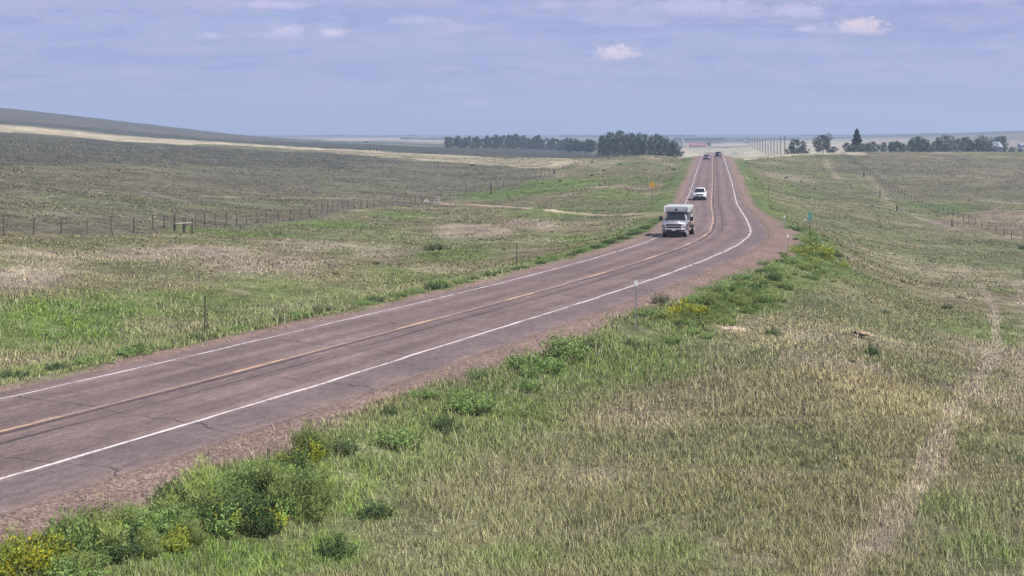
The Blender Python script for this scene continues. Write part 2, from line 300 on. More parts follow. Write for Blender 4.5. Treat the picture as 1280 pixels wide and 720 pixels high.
def mat_road():
    m = bpy.data.materials.new('chipseal'); g = NT(nodes(m))
    uv = g.n('ShaderNodeUVMap', uv_map='road').outputs[0]
    sp = g.n('ShaderNodeSeparateXYZ', {0: uv}); u = sp.outputs[0]; v = sp.outputs[1]
    p = g.n('ShaderNodeNewGeometry').outputs['Position']
    au = g.m('ABSOLUTE', u)
    stretched = g.n('ShaderNodeMapping', {'Vector': uv, 'Scale': (1.2, .055, 1)}).outputs[0]
    ns = g.noise(stretched, 1.6, 6, .65); nf = g.noise(p, 14, 3, .8); nm = g.noise(p, .35, 5, .6); ng = g.noise(g.n('ShaderNodeMapping', {'Vector': uv, 'Scale': (3.2, 1.0, 1)}).outputs[0], 1.5, 6, .75)
    wob = g.m('MULTIPLY', g.m('SUBTRACT', g.noise(stretched, .9, 3, .5), .5), .9)
    # worn wheel paths
    def band(c, w): return g.sstep(g.m('ABSOLUTE', g.m('SUBTRACT', g.m('ADD', au, wob), c)), w*.3, w, 1, 0)
    wp = g.m('MAXIMUM', band(1.0, .62), band(2.75, .62))
    base = g.mix(g.sstep(ns, .3, .7), (.128, .091, .083), (.184, .133, .120))
    base = g.mix(g.m('MULTIPLY', wp, .55), base, (.104, .077, .074))
    sh = g.sstep(g.m('ADD', u, g.m('MULTIPLY', wob, .3)), 3.75, 3.95)
    base = g.mix(g.m('MULTIPLY', sh, .8), base, (.116, .092, .092))
    ed = g.n('ShaderNodeSeparateColor', {0: g.n('ShaderNodeAttribute', attribute_name='edge').outputs['Color']}).outputs[0]
    edge = g.sstep(g.m('ADD', ed, g.m('MULTIPLY', g.m('SUBTRACT', nm, .5), .34)), .80, .99)
    base = g.mix(g.m('MULTIPLY', edge, .75), base, (.180, .128, .108))
    gr = g.m('MULTIPLY', g.m('MULTIPLY', g.sstep(nf, .2, .8, .62, 1.40), g.sstep(ng, .3, .7, .78, 1.24)), g.sstep(nm, .3, .7, .88, 1.12))
    base = g.mix(1.0, base, g.n('ShaderNodeCombineColor', {0: gr, 1: gr, 2: gr}).outputs[0], 'MULTIPLY')
    # cracks across the road (sealed), and two seams along it
    skew = g.m('ADD', v, g.m('ADD', g.m('MULTIPLY', u, .22), g.m('MULTIPLY', g.m('SUBTRACT', g.noise(uv, .33, 5, .62), .5), 2.2)))
    vo = g.n('ShaderNodeTexVoronoi', {'W': g.m('MULTIPLY', skew, .15), 'Scale': 1.0, 'Randomness': .85}, voronoi_dimensions='1D', feature='DISTANCE_TO_EDGE').outputs['Distance']
    gap = g.sstep(g.noise(uv, .21, 3, .6), .34, .46)
    cr = g.m('MULTIPLY', g.sstep(vo, .003, .0085, 1, 0), gap)
    w2 = g.m('MULTIPLY', g.m('SUBTRACT', g.noise(stretched, 2.2, 5, .6), .5), .35)
    def seam(c, w, lo): 
        q = g.sstep(g.m('ABSOLUTE', g.m('SUBTRACT', g.m('ADD', u, w2), c)), w*.4, w, 1, 0)
        return g.m('MULTIPLY', q, g.sstep(g.noise(stretched, 1.3, 3, .6), lo, lo+.1))
    cr = g.m('MAXIMUM', cr, g.m('MAXIMUM', g.m('MULTIPLY', seam(.26, .12, .34), .95), g.m('MAXIMUM', seam(1.05, .085, .36), g.m('MULTIPLY', seam(-2.0, .05, .52), .7))))
    base = g.mix(g.m('MULTIPLY', cr, .8), base, (.040, .032, .036))
    b = g.bump(g.m('SUBTRACT', nf, g.m('MULTIPLY', cr, .5)), .35, .02)
    g.out(g.n('ShaderNodeBsdfPrincipled', {'Base Color': base, 'Roughness': .88, 'Specular IOR Level': .25, 'Normal': b}).outputs[0]); return m
def mat_paint(name, col, under, lo, hi):
    m = bpy.data.materials.new(name); g = NT(nodes(m))
    p = g.n('ShaderNodeNewGeometry').outputs['Position']
    w = g.sstep(g.m('ADD', g.m('MULTIPLY', g.noise(p, 7, 4, .7), .5), g.m('MULTIPLY', g.noise(p, .6, 4, .6), .5)), lo, hi)
    c = g.mix(w, under, col)
    g.out(g.n('ShaderNodeBsdfPrincipled', {'Base Color': c, 'Roughness': .75}).outputs[0]); return m
def mat_leaf(name, attr=True, col=(.05,.08,.03), var=.35, trans=.25, hue=None, up=0.0):
    m = bpy.data.materials.new(name); g = NT(nodes(m))
    if attr: c = g.n('ShaderNodeAttribute', attribute_name='tone').outputs['Color']
    else:
        p = g.n('ShaderNodeNewGeometry').outputs['Position']
        f = g.n('ShaderNodeNewGeometry').outputs['Random Per Island']
        c = g.mix(f, tuple(x*(1-var) for x in col), tuple(x*(1+var) for x in (hue or col)))
        f2 = g.sstep(g.noise(p, .35, 3, .6), .35, .65, .7, 1.25)
        c = g.mix(1.0, c, g.n('ShaderNodeCombineColor', {0: f2, 1: f2, 2: f2}).outputs[0], 'MULTIPLY')
    ins = {'Base Color': c, 'Roughness': .8, 'Specular IOR Level': .1}
    if up:
        nn = g.n('ShaderNodeVectorMath', {0: g.n('ShaderNodeNewGeometry').outputs['Normal'], 1: (1-up, 1-up, 1-up)}, operation='MULTIPLY').outputs[0]
        nn = g.n('ShaderNodeVectorMath', {0: nn, 1: (0, 0, up)}, operation='ADD').outputs[0]
        ins['Normal'] = g.n('ShaderNodeVectorMath', {0: nn}, operation='NORMALIZE').outputs[0]
    d = g.n('ShaderNodeBsdfPrincipled', ins).outputs[0]
    t = g.n('ShaderNodeBsdfTranslucent', {'Color': c}).outputs[0]
    g.out(g.n('ShaderNodeMixShader', {0: trans, 1: d, 2: t}).outputs[0]); return m
M = {}
M['land'] = mat_terrain(); M['road'] = mat_road()
M['white_line'] = mat_paint('white road paint', (.56,.52,.52), (.17,.135,.13), .36, .54)
M['yellow_line'] = mat_paint('faded yellow paint', (.40,.275,.185), (.19,.14,.12), .38, .66)
M['yellow_dash'] = mat_paint('yellow paint', (.54,.34,.19), (.25,.18,.14), .36, .54)
M['grass'] = mat_leaf('grass blades', trans=.25, up=.7); M['weed'] = mat_leaf('weed leaves', trans=.3, up=.45)
M['leaf_grove'] = mat_leaf('grove leaves', False, (.046,.076,.058), .5, .28, (.075,.112,.072))
M['leaf_belt'] = mat_leaf('windbreak leaves', False, (.050,.080,.066), .5, .28, (.078,.112,.080))
M['leaf_silver'] = mat_leaf('silver leaves', False, (.15,.17,.145), .3, .2)
M['leaf_conifer'] = mat_leaf('conifer needles', False, (.022,.036,.024), .3, .08)
M['bark'] = mat('bark', (.12,.095,.075), .95, 0, .3, 3)
M['wood'] = mat('weathered wood', (.085,.07,.06), .92, 0, .35, 5)
M['wood_pale'] = mat('grey rail wood', (.42,.36,.34), .9, 0, .25, 5)
M['steel_post'] = mat('dark green steel', (.045,.052,.045), .7, .2, .3, 4)
M['steel'] = mat('galvanised steel', (.32,.33,.36), .5, .6, .25, 5)
M['white_paint'] = mat('white paint', (.72,.71,.70), .6, 0, .12, 5)
M['wing_paint'] = mat('weathered white paint', (.50,.47,.46), .8, 0, .2, 5)
M['wire'] = mat('rusty wire', (.16,.13,.11), .7, .3, .3, 2)
M['sign_green'] = mat('sign green', (.008,.20,.145), .45, 0, .1, 4)
M['sign_yellow'] = mat('sign yellow', (.46,.25,.05), .45, 0, .1, 4)
M['white'] = mat('car white', (.86,.86,.86), .3, 0, .03, 2, 0, .6)
M['silver'] = mat('car silver', (.42,.42,.46), .32, .55, .05, 2, 0, .6)
M['gold'] = mat('lower trim', (.40,.32,.27), .4, .3, .08, 2)
M['grey_car'] = mat('car grey', (.27,.255,.26), .32, .4, .05, 2, 0, .6)
M['black_car'] = mat('car black', (.010,.010,.013), .3, .1, .1, 2, 0, .5)
M['glass'] = mat('tinted glass', (.012,.014,.02), .06, 0, .2, 2)
M['chrome'] = mat('chrome', (.74,.74,.78), .25, .55, .05, 3)
M['lamp'] = mat('lamp lens', (.75,.76,.80), .15, .1, .05, 3, 0, .8)
M['tail'] = mat('red lens', (.30,.01,.01), .2, 0, .05, 3)
M['black'] = mat('black plastic', (.014,.014,.016), .55, 0, .2, 3)
M['tyre'] = mat('tyre rubber', (.016,.016,.017), .9, 0, .2, 4)
M['camper'] = mat('camper panel', (.40,.41,.41), .5, 0, .05, 1.5)
M['barn_red'] = mat('red roof', (.24,.10,.09), .8, 0, .15, .4)
M['tan_wall'] = mat('tan wall', (.40,.33,.27), .85, 0, .15, .4)
M['roof_pale'] = mat('pale metal roof', (.21,.25,.31), .6, .0, .1, .5)
M['wall_blue'] = mat('grey blue wall', (.20,.25,.32), .8, 0, .1, .5)
M['white_wall'] = mat('white wall', (.34,.36,.40), .7, 0, .06, .5)
M['fur_tan'] = mat('tan fur', (.43,.29,.18), .95, 0, .25, 9, .4)
M['fur_dark'] = mat('dark fur', (.02,.018,.018), .95, 0, .3, 9, .4)
M['fur_pale'] = mat('pale fur', (.62,.52,.42), .95, 0, .15, 9, .4)
M['stone'] = mat('pale stone', (.46,.36,.28), .95, 0, .2, 3, .5)

# ------------------------------------------------------------------ objects and tags
def tag(o, label=None, cat=None, group=None, kind=None):
    if label: o['label'] = label
    if cat: o['category'] = cat
    if group: o['group'] = group
    if kind: o['kind'] = kind
    return o
def empty(name, loc, rz=0, label=None, cat=None, group=None):
    o = bpy.data.objects.new(name, None); COL.objects.link(o); o.location = loc; o.rotation_euler = (0, 0, rz); o.empty_display_size = .2
    return tag(o, label, cat, group)
def copy_tree(o, parent=None):
    c = o.copy(); COL.objects.link(c)
    if parent: c.parent = parent
    for ch in [x for x in bpy.data.objects if x.parent == o]: copy_tree(ch, c)
    return c
class MB:
    def __init__(s): s.v = []; s.f = []
    def add(s, vs, fs):
        k = len(s.v); s.v += [tuple(v) for v in vs]; s.f += [tuple(i+k for i in f) for f in fs]; return s
    def box(s, c, d, rz=0, rx=0, ry=0):
        x, y, z = d[0]/2, d[1]/2, d[2]/2
        rot = Matrix.Rotation(rz, 3, 'Z') @ Matrix.Rotation(ry, 3, 'Y') @ Matrix.Rotation(rx, 3, 'X'); c = Vector(c)
        vs = [c + rot @ Vector((a*x, b*y, e*z)) for a, b, e in ((-1,-1,-1),(1,-1,-1),(1,1,-1),(-1,1,-1),(-1,-1,1),(1,-1,1),(1,1,1),(-1,1,1))]
        return s.add(vs, [(0,3,2,1),(4,5,6,7),(0,1,5,4),(1,2,6,5),(2,3,7,6),(3,0,4,7)])
    def hexa(s, vs): return s.add(vs, [(0,3,2,1),(4,5,6,7),(0,1,5,4),(1,2,6,5),(2,3,7,6),(3,0,4,7)])
    def tube(s, a, b, r0, r1=None, n=8, cap=True):
        a = Vector(a); b = Vector(b); r1 = r0 if r1 is None else r1; ax = (b-a)
        if ax.length < 1e-6: return s
        q = ax.to_track_quat('Z', 'Y'); k = len(s.v)
        for p, r in ((a, r0), (b, r1)):
            for i in range(n):
                w = 2*math.pi*i/n; s.v.append(tuple(p + q @ Vector((math.cos(w)*r, math.sin(w)*r, 0))))
        for i in range(n): s.f.append((k+i, k+(i+1) % n, k+n+(i+1) % n, k+n+i))
        if cap: s.f.append(tuple(k+n-1-i for i in range(n))); s.f.append(tuple(k+n+i for i in range(n)))
        return s
    def path(s, pts, rad, n=7):
        for i in range(len(pts)-1): s.tube(pts[i], pts[i+1], rad[i], rad[i+1], n, True)
        return s
    def prism(s, poly, x0, x1):              # polygon in (y,z) extruded along x
        n = len(poly); k = len(s.v)
        s.v += [(x0, y, z) for y, z in poly] + [(x1, y, z) for y, z in poly]
        s.f.append(tuple(k+i for i in range(n))); s.f.append(tuple(k+n+n-1-i for i in range(n)))
        for i in range(n): s.f.append((k+i, k+n+i, k+n+(i+1) % n, k+(i+1) % n))
        return s
    def build(s, name, m, parent=None, bevel=0, smooth=False, seg=2):
        me = bpy.data.meshes.new(name); me.from_pydata(s.v, [], s.f); me.materials.append(m)
        b = bmesh.new(); b.from_mesh(me); bmesh.ops.recalc_face_normals(b, faces=b.faces)
        if bevel:
            ed = [e for e in b.edges if len(e.link_faces) == 2 and e.calc_face_angle(0) > .5]
            bmesh.ops.bevel(b, geom=ed, offset=bevel, segments=seg, affect='EDGES', clamp_overlap=True)
        b.to_mesh(me); b.free()
        if smooth or bevel:
            for p in me.polygons: p.use_smooth = smooth
        o = bpy.data.objects.new(name, me); COL.objects.link(o)
        if parent: o.parent = parent
        return o
def np_mesh(name, V, polys, m, attr=None, cols=None, smooth=False, uv=None):
    """polys: list of (n,k) index arrays"""
    me = bpy.data.meshes.new(name); me.vertices.add(len(V)); me.vertices.foreach_set('co', np.ascontiguousarray(V, dtype=np.float32).ravel())
    idx = np.concatenate([p.ravel() for p in polys]); tot = np.concatenate([np.full(len(p), p.shape[1]) for p in polys])
    st = np.concatenate([[0], np.cumsum(tot)[:-1]])
    me.loops.add(len(idx)); me.loops.foreach_set('vertex_index', idx.astype(np.int32))
    me.polygons.add(len(tot)); me.polygons.foreach_set('loop_start', st.astype(np.int32))
    me.update(calc_edges=True)
    if attr is not None:
        a = me.color_attributes.new(attr, 'FLOAT_COLOR', 'POINT')
        c4 = np.ones((len(V), 4), np.float32); c4[:,:cols.shape[1]] = cols; a.data.foreach_set('color', c4.ravel())
    if uv is not None:
        l = me.uv_layers.new(name='road'); l.data.foreach_set('uv', uv[idx].astype(np.float32).ravel())
    if smooth: me.polygons.foreach_set('use_smooth', np.ones(len(tot), bool))
    me.materials.append(m); me.update()
    o = bpy.data.objects.new(name, me); COL.objects.link(o); return o

# ------------------------------------------------------------------ ground sheet
def make_ground():
    th = np.concatenate([np.linspace(-180, -34, 70, endpoint=False), np.linspace(-34, -23, 60, endpoint=False), np.linspace(-23, 23, 640, endpoint=False), np.linspace(23, 34, 60, endpoint=False), np.linspace(34, 180, 70, endpoint=False)])*math.pi/180
    r = np.exp(np.concatenate([np.linspace(math.log(1.5), math.log(16), 40, endpoint=False), np.linspace(math.log(16), math.log(700), 560, endpoint=False), np.linspace(math.log(700), math.log(14000), 220)]))
    T, Q = np.meshgrid(th, r, indexing='ij'); X = (np.sin(T)*Q).ravel(); Y = (np.cos(T)*Q).ravel()
    Z = ground_z(X, Y); C = cover(X, Y, True)
    n, m = T.shape; i = np.arange(n)[:,None]; j = np.arange(m-1)[None,:]
    a = i*m+j; b = ((i+1) % n)*m+j
    quads = np.stack([a, a+1, b+1, b], -1).reshape(-1, 4)
    V = np.stack([X, Y, Z], 1)
    z0 = float(ground_z(np.array([0.]), np.array([.1]))[0]); V = np.vstack([V, [[0, 0, z0]]]); C = np.vstack([C, C[:1]])
    ii = np.arange(n); tri = np.stack([np.full(n, len(V)-1), ii*m, ((ii+1) % n)*m], 1)
    o = np_mesh('ground', V, [quads, tri], M['land'], 'cover', C, True)
    tag(o, 'rolling prairie of mixed green and dry grass', 'ground', kind='structure')
make_ground()

# ------------------------------------------------------------------ road sheet and painted lines
def strip(name, offs, y0, y1, dz, m, step=1.0, wob=0.0, mask=None):
    t = np.arange(y0, y1+.01, step); cx = np.interp(t, RY_, RXX); sl = np.interp(t, RY_, RSL); nn = np.sqrt(1+sl*sl)
    s = np.interp(t, RY_, RSS); z = road_z(t)+dz
    k = len(offs); V = np.zeros((len(t), k, 3)); UV = np.zeros((len(t), k, 2)); ED = np.zeros((len(t), k))
    for q, o in enumerate(offs):
        oo = o + ((vnoise(t/3.1, t*0+q*7, 91)-.5)*wob if (q in (0, k-1) and k > 2) else 0)
        if k == 2: oo = oo + (_h(np.floor(t/2.3), t*0+int(o*10 > 0), 93)-.5)*wob*1.6 + (vnoise(t/1.3, t*0+q*7, 97)-.5)*wob*.8
        if k > 2 and abs(o) > 4: oo = np.sign(o)*half_w(o, t)*(abs(o)/5.15) + (oo-o)
        ED[:,q] = np.abs(oo)/half_w(o, t)
        V[:,q,0] = cx+oo/nn; V[:,q,1] = t-oo*sl/nn; V[:,q,2] = z-np.abs(o)*.012-(.08 if abs(o) > 5 else 0); UV[:,q,0] = oo; UV[:,q,1] = s
    i = np.arange(len(t)-1)[:,None]; j = np.arange(k-1)[None,:]; a = i*k+j
    quads = np.stack([a, a+1, a+k+1, a+k], -1).reshape(-1, 4)
    if mask is not None: quads = quads[np.repeat(mask(t[:-1]), k-1)]
    return np_mesh(name, V.reshape(-1, 3), [quads], m, 'edge', np.repeat(ED.reshape(-1, 1), 3, 1), uv=UV.reshape(-1, 2), smooth=True)
rd = strip('road', [-5.15,-4.4,-3.6,-1.8,0,1.8,3.6,4.4,5.15], -60, 900, .02, M['road'], 1.0, .5)
tag(rd, 'worn pinkish grey two lane highway curving over a rise', 'road', kind='structure')
for side, w, nm in ((-1, .10, 0), (1, .125, 1)):
    rng = np.random.default_rng(5+side)
    o = strip('edge_line', [side*3.65-w/2, side*3.65+w/2], -60, 880, .024, M['white_line'], .5, .05, lambda t: rng.random(len(t)) > .02)
    tag(o, 'worn white edge line painted along the %s side of the highway' % ('left' if side < 0 else 'right'), 'road marking', kind='structure')
o = strip('centre_line', [-.07, .07], -60, 880, .024, M['yellow_line'], .5, .03); tag(o, 'faded orange yellow centre line along the highway', 'road marking', kind='structure')
o = strip('centre_dashes', [-.075, .075], -60, 880, .028, M['yellow_dash'], .5, .03, lambda t: ((np.interp(t, RY_, RSS)+2) % 12.2) < 3.4)
tag(o, 'brighter yellow dashes repainted over the faded centre line', 'road marking', kind='structure')

# ------------------------------------------------------------------ grass
def blades(name, X, Y, h, w, lean, tipmix, rng, dark=1.0):
    n = len(X); Z = ground_z(X, Y)-.02; C = cover(X, Y)
    a = rng.random(n)*2*np.pi; ca, sa = np.cos(a), np.sin(a)
    la = rng.random(n)*2*np.pi; lx = np.cos(la)*lean*h*(.3+rng.random(n)) - .03*h; ly = np.sin(la)*lean*h*(.3+rng.random(n))
    V = np.zeros((n, 5, 3))
    for k, (f, ww, s) in enumerate(((0, 1, -1), (0, 1, 1), (.55, .8, 1), (.55, .8, -1), (1, 0, 0))):
        V[:,k,0] = X + ca*w*.5*ww*s + lx*f**1.8; V[:,k,1] = Y + sa*w*.5*ww*s + ly*f**1.8; V[:,k,2] = Z + h*f*(1-.15*lean)
    b = np.arange(n)[:,None]*5
    quads = b+np.array([[0,1,2,3]]); tris = b+np.array([[3,2,4]])
    j = (.42+1.15*rng.random(n)**1.3)[:,None]; hue = rng.random(n)[:,None]
    c = C*np.array([[2.65,2.80,2.35]])*j*dark*(1+np.array([[.10,0,-.10]])*(hue-.5)*2)
    dry = (rng.random(n) < tipmix)[:,None]; c = np.where(dry, c*.4+np.array([[.42,.365,.27]])*.6*j, c)
    col = np.repeat(c[:,None,:], 5, 1)
    col[:,4,:] = col[:,4,:]*.72+np.array([.46,.41,.25])*.28
    return np_mesh(name, V.reshape(-1, 3), [quads, tris], M['grass'], 'tone', col.reshape(-1, 3))
def scatter(n, r0, r1, t0, t1, rng, pw=0.0):
    u = rng.random(n); r = r0*(r1/r0)**u; th = R(t0)+(R(t1)-R(t0))*rng.random(n)
    return np.sin(th)*r, np.cos(th)*r
TRACK = np.array(W([(826,267),(780,268),(725,267),(690,263.8),(660,260.8),(620,258),(580,255.5),(548,254)]))
POSTP = at(795, 410)
def keep_off_road(X, Y, rng):
    d, t = road_coord(X, Y); g = gravel_mask(X, Y, d, t)
    return (np.hypot(X-POSTP.x, (Y-POSTP.y+1.2)*.6) > .9) & (segd(X, Y, TRACK) > 1.1) & (np.abs(d) > half_w(d, t)+.15) & (rng.random(len(X)) > g*.985)
rng = np.random.default_rng(11)
def grass_layer(n, r0, r1, label):
    X, Y = scatter(n, r0, r1, -25, 25, rng)
    k = keep_off_road(X, Y, rng); X, Y = X[k], Y[k]
    cl = fbm(X, Y, 1.3, 201, 3); r = np.hypot(X, Y)
    k = rng.random(len(X)) < (.22+1.05*sst(.3, .62, cl))*(1-sst(55, 150, r)); k &= ~inside(X, Y, LFIELD); X, Y, cl, r = X[k], Y[k], cl[k], r[k]
    h = (.07+.17*rng.random(len(X)))*(.55+.9*cl)*(1-.65*sst(40, 110, r))*(.55+.95*fbm(X, Y, 4.5, 231, 3)); w = np.clip(r*.00052, .009, .09)*(.7+.7*rng.random(len(X)))
    o = blades('grass', X, Y, h, w, .55, .20, rng)
    tag(o, label, 'grass', kind='stuff')
LFIELD = [(-200,60),(-52,88),(-36.5,97),(-31.4,118),(-31,138),(-29,158),(-200,170)]
grass_layer(780000, 16, 70, 'tall mixed green and dry grass close to the camera')
grass_layer(240000, 70, 150, 'rough prairie grass farther out on both sides of the highway')
def seed_stalks(n):
    X, Y = scatter(n, 17, 95, -24, 24, rng); k = keep_off_road(X, Y, rng) & (rng.random(n) < sst(.42, .62, fbm(X, Y, 5, 241, 3))) & ~inside(X, Y, LFIELD); X, Y = X[k], Y[k]; r = np.hypot(X, Y); m = len(X)
    o = blades('seed_stalks', X, Y, (.30+.30*rng.random(m))*(1-.4*sst(50, 95, r)), np.clip(r*.00042, .007, .05), .5, .75, rng, .85)
    tag(o, 'thin tan seed stalks standing above the turf', 'grass', kind='stuff')
seed_stalks(60000)
def far_tufts(n):
    X, Y = scatter(n, 85, 480, -24, 24, rng); d, t = road_coord(X, Y); r = np.hypot(X, Y)
    k = (np.abs(d) > half_w(d, t)+3) & (fbm(X, Y, 5, 211, 3) > .40+.14*rng.random(n)) & (gravel_mask(X, Y, d, t) < .2) & (segd(X, Y, TRACK) > 1.2)
    X, Y, r = X[k], Y[k], r[k]; m = len(X)
    o = blades('grass_tufts', X, Y, (.06+.12*rng.random(m)**2)*(1+r/600), r*.0008*(.5+rng.random(m)), .7, .22, rng, .60)
    tag(o, 'sparse grass tufts scattered over the distant prairie slopes', 'grass', kind='stuff')
far_tufts(260000)

# ------------------------------------------------------------------ weeds
def weed_mesh(name, seed, kind='leafy', n=900):
    g = np.random.default_rng(seed); V = []; C = []; Q = []; k = 0
    nst = 46; stems = []
    for i in range(nst):
        a = g.random()*2*np.pi; rr = .46*np.sqrt(g.random()); h = (.35+.65*g.random())*(1-.5*(rr/.46)**2)
        bx, by = np.cos(a)*rr*.75, np.sin(a)*rr*.75; tx, ty = np.cos(a)*rr*1.1+g.normal()*.04, np.sin(a)*rr*1.1+g.normal()*.04
        stems.append((bx, by, tx, ty, h))
        V += [(bx-.007, by, 0), (bx+.007, by, 0), (tx+.004, ty, h), (tx-.004, ty, h)]; C += [(.14,.155,.06)]*4; Q.append((k, k+1, k+2, k+3)); k += 4
    tone = [.75+.5*g.random() for _ in range(nst)]
    for i in range(n):
        q = i % nst; bx, by, tx, ty, h = stems[q]; f = .05+.97*g.random()**.8
        p = np.array([bx+(tx-bx)*f, by+(ty-by)*f, h*f]) + g.normal(size=3)*np.array([.022,.022,.015]); p[2] = max(p[2], .01)
        dx = g.normal(size=3); dx[2] = abs(dx[2])*.8+.45; dx /= np.linalg.norm(dx); up = g.normal(size=3); up -= dx*(up@dx); up /= np.linalg.norm(up)
        L = (.085 if kind != 'grassy' else .22)*(.6+.8*g.random()); w = (.017 if kind != 'grassy' else .010)*(.6+.8*g.random())
        V += [p, p+dx*L*.5+up*w, p+dx*L, p+dx*L*.5-up*w]
        t = tone[q]*(.75+.5*g.random())
        c = np.array({'leafy':(.185,.290,.085), 'dark':(.065,.115,.042), 'flower':(.26,.28,.035), 'mustard':(.28,.33,.05), 'grassy':(.240,.300,.090)}[kind])*t
        if (kind == 'flower' and f > .60 and g.random() < .42) or (kind == 'mustard' and f > .7 and g.random() < .12): c = np.array((.48,.40,.02))*(.7+.5*g.random())
        C += [c]*4; Q.append((k, k+1, k+2, k+3)); k += 4
    return np_mesh(name, np.array(V, float), [np.array(Q)], M['weed'], 'tone', np.array(C, float))
WK = {'leafy': [], 'dark': [], 'flower': [], 'grassy': [], 'mustard': []}
for kd in WK:
    for s in range(2):
        o = weed_mesh('weed_clump', 300+s*7+len(kd), kd); WK[kd].append(o.data); bpy.data.objects.remove(o)
def weed(kd, px, py, wpx, hf, label, cat='weed', group=None, name='weed_clump'):
    P = at(px, py); me = random.choice(WK[kd])
    o = bpy.data.objects.new(name, me); COL.objects.link(o); o.location = P
    s = wpx/F*P.y/.95; o.scale = (s, s, s*hf*.62); o.rotation_euler = (0, 0, random.random()*6.28)
    return tag(o, label, cat, group)
# weeds that stand out on their own
SINGLE = [('dark',1089,445,21,1.5,'small dark green weed just below the tan animal in the grass'),
 ('dark',826,380,24,1.1,'dark leafy weed at the gravel edge right of the white tipped delineator'),
 ('leafy',812,396,42,.55,'low grey green weed spreading on gravel at the delineator foot'),
 ('flower',862,396,52,.8,'bright yellow flowering weed beside the gravel shoulder'),
 ('mustard',838,400,26,.8,'yellow green flowering weed left of the brightest yellow flowers'),
 ('dark',470,648,46,.9,'dark green weed clump alone in the foreground grass'),
 ('dark',420,696,52,.9,'dark green weed clump at the bottom edge of the foreground grass'),
 ('leafy',590,514,60,.8,'wide green weed clump in grass below the gravel shoulder'),
 ('leafy',710,450,62,1.1,'tall green weed clump near the middle of the right road edge'),
 ('leafy',660,462,52,1.0,'green weed clump beside the tallest roadside clump'),
 ('leafy',598,472,34,.8,'small green weed leaning onto the gravel shoulder'),
 ('dark',486,520,26,.9,'small dark weed at the gravel edge above the foreground grass'),
 ('leafy',530,498,38,.7,'low green weed on the gravel shoulder edge'),
 ('dark',966,420,24,.8,'dark green weed tuft in the grass left of the tan animal'),
 ('dark',948,442,16,.6,'very small dark weed below the bare tan soil patch'),
 ('dark',1184,386,15,.7,'small dark weed in the pale grass up the right slope'),
 ('dark',1106,392,14,.7,'small dark weed above the tan animal'),
 ('dark',1278,312,12,1.0,'small black green bush beside the right fence end'),
 ('dark',545,313,34,.5,'flat dark green weed patch in the left roadside meadow'),
 ('mustard',1020,318,50,.5,'yellow green flowering weeds below the green mile marker'),
 ('leafy',1280,578,22,.8,'dark green weed at the right border of the foreground')]
for a in SINGLE: weed(*a)
# leafy weeds along the two road edges: individuals that look alike
rw = random.Random(3)
for i in range(46):                                   # right verge
    t = 24+ (i/46)**1.25*115 + rw.uniform(-1, 1); off = 8.0+rw.uniform(-.4, 1.6)
    cx = np.interp(t, RY_, RXX); sl = np.interp(t, RY_, RSL); n = math.hypot(1, sl)
    P = on(cx+off/n, t-off*sl/n)
    if (P-at(795, 410)).length < 3.2: continue
    o = bpy.data.objects.new('roadside_weed', rw.choice(WK['leafy']+WK['dark'][:1])); COL.objects.link(o)
    s = rw.uniform(.6, 1.5); o.location = P; o.scale = (s, s, s*rw.uniform(.32, .55)); o.rotation_euler = (0, 0, rw.random()*6)
    tag(o, 'green leafy weed in the row along the right gravel shoulder', 'weed', 'weeds along the right gravel shoulder')
for i in range(64):                                   # left verge
    t = 40+ (i/64)**1.15*110 + rw.uniform(-1, 1); off = -(5.75+abs(rw.gauss(0, .6)))
    cx = np.interp(t, RY_, RXX); sl = np.interp(t, RY_, RSL); n = math.hypot(1, sl)
    P = on(cx+off/n, t-off*sl/n); o = bpy.data.objects.new('roadside_weed', rw.choice(WK['leafy']+WK['dark'])); COL.objects.link(o)
    s = rw.uniform(.55, 1.25); o.location = P; o.scale = (s*1.3, s*1.3, s*rw.uniform(.25, .42)); o.rotation_euler = (0, 0, rw.random()*6)
    tag(o, 'low green weed along the left pavement edge', 'weed', 'weeds along the left pavement edge')
def weed_mass(name, spots, label):
    V = []; C = []; Q = []; k = 0
    for kd, x, y, s, hf in spots:
        me = rw.choice(WK[kd]); n = len(me.vertices); co = np.zeros(n*3, np.float32); me.vertices.foreach_get('co', co); co = co.reshape(-1, 3)
        cc = np.zeros(n*4, np.float32); me.color_attributes['tone'].data.foreach_get('color', cc); a = rw.random()*6.28
        P = on(x, y); ca, sa = math.cos(a)*s, math.sin(a)*s
        V.append(np.stack([P.x+co[:,0]*ca-co[:,1]*sa, P.y+co[:,0]*sa+co[:,1]*ca, P.z+co[:,2]*s*hf*.86], 1)); C.append(cc.reshape(-1, 4)[:,:3]*rw.uniform(.6, 1.2))
        q = np.arange(n).reshape(-1, 4)+k; Q.append(q); k += n
    o = np_mesh(name, np.vstack(V), [np.vstack(Q)], M['weed'], 'tone', np.vstack(C)); tag(o, label, 'weeds', kind='stuff')
sp = []
for i in range(230):
    px = rw.uniform(-60, 400); py = rw.uniform(max(560, 655-px*.26), 738-px*.20)
    P = at(px, py); dd, tt = road_coord(np.array([P.x]), np.array([P.y]))
    if dd[0] < 8.0: continue
    kd = rw.choice(['flower','mustard','mustard']) if (px < 70 and py > 630 and rw.random() < .7) else 'mustard' if rw.random() < .10 else rw.choice(['leafy','leafy','dark','grassy','grassy'])
    sp.append((kd, P.x, P.y, rw.uniform(.4, 1.0), rw.uniform(.6, 1.25)))
weed_mass('weed_thicket', sp, 'dense thicket of leafy weeds with yellow flowers beside the gravel')
sp = []
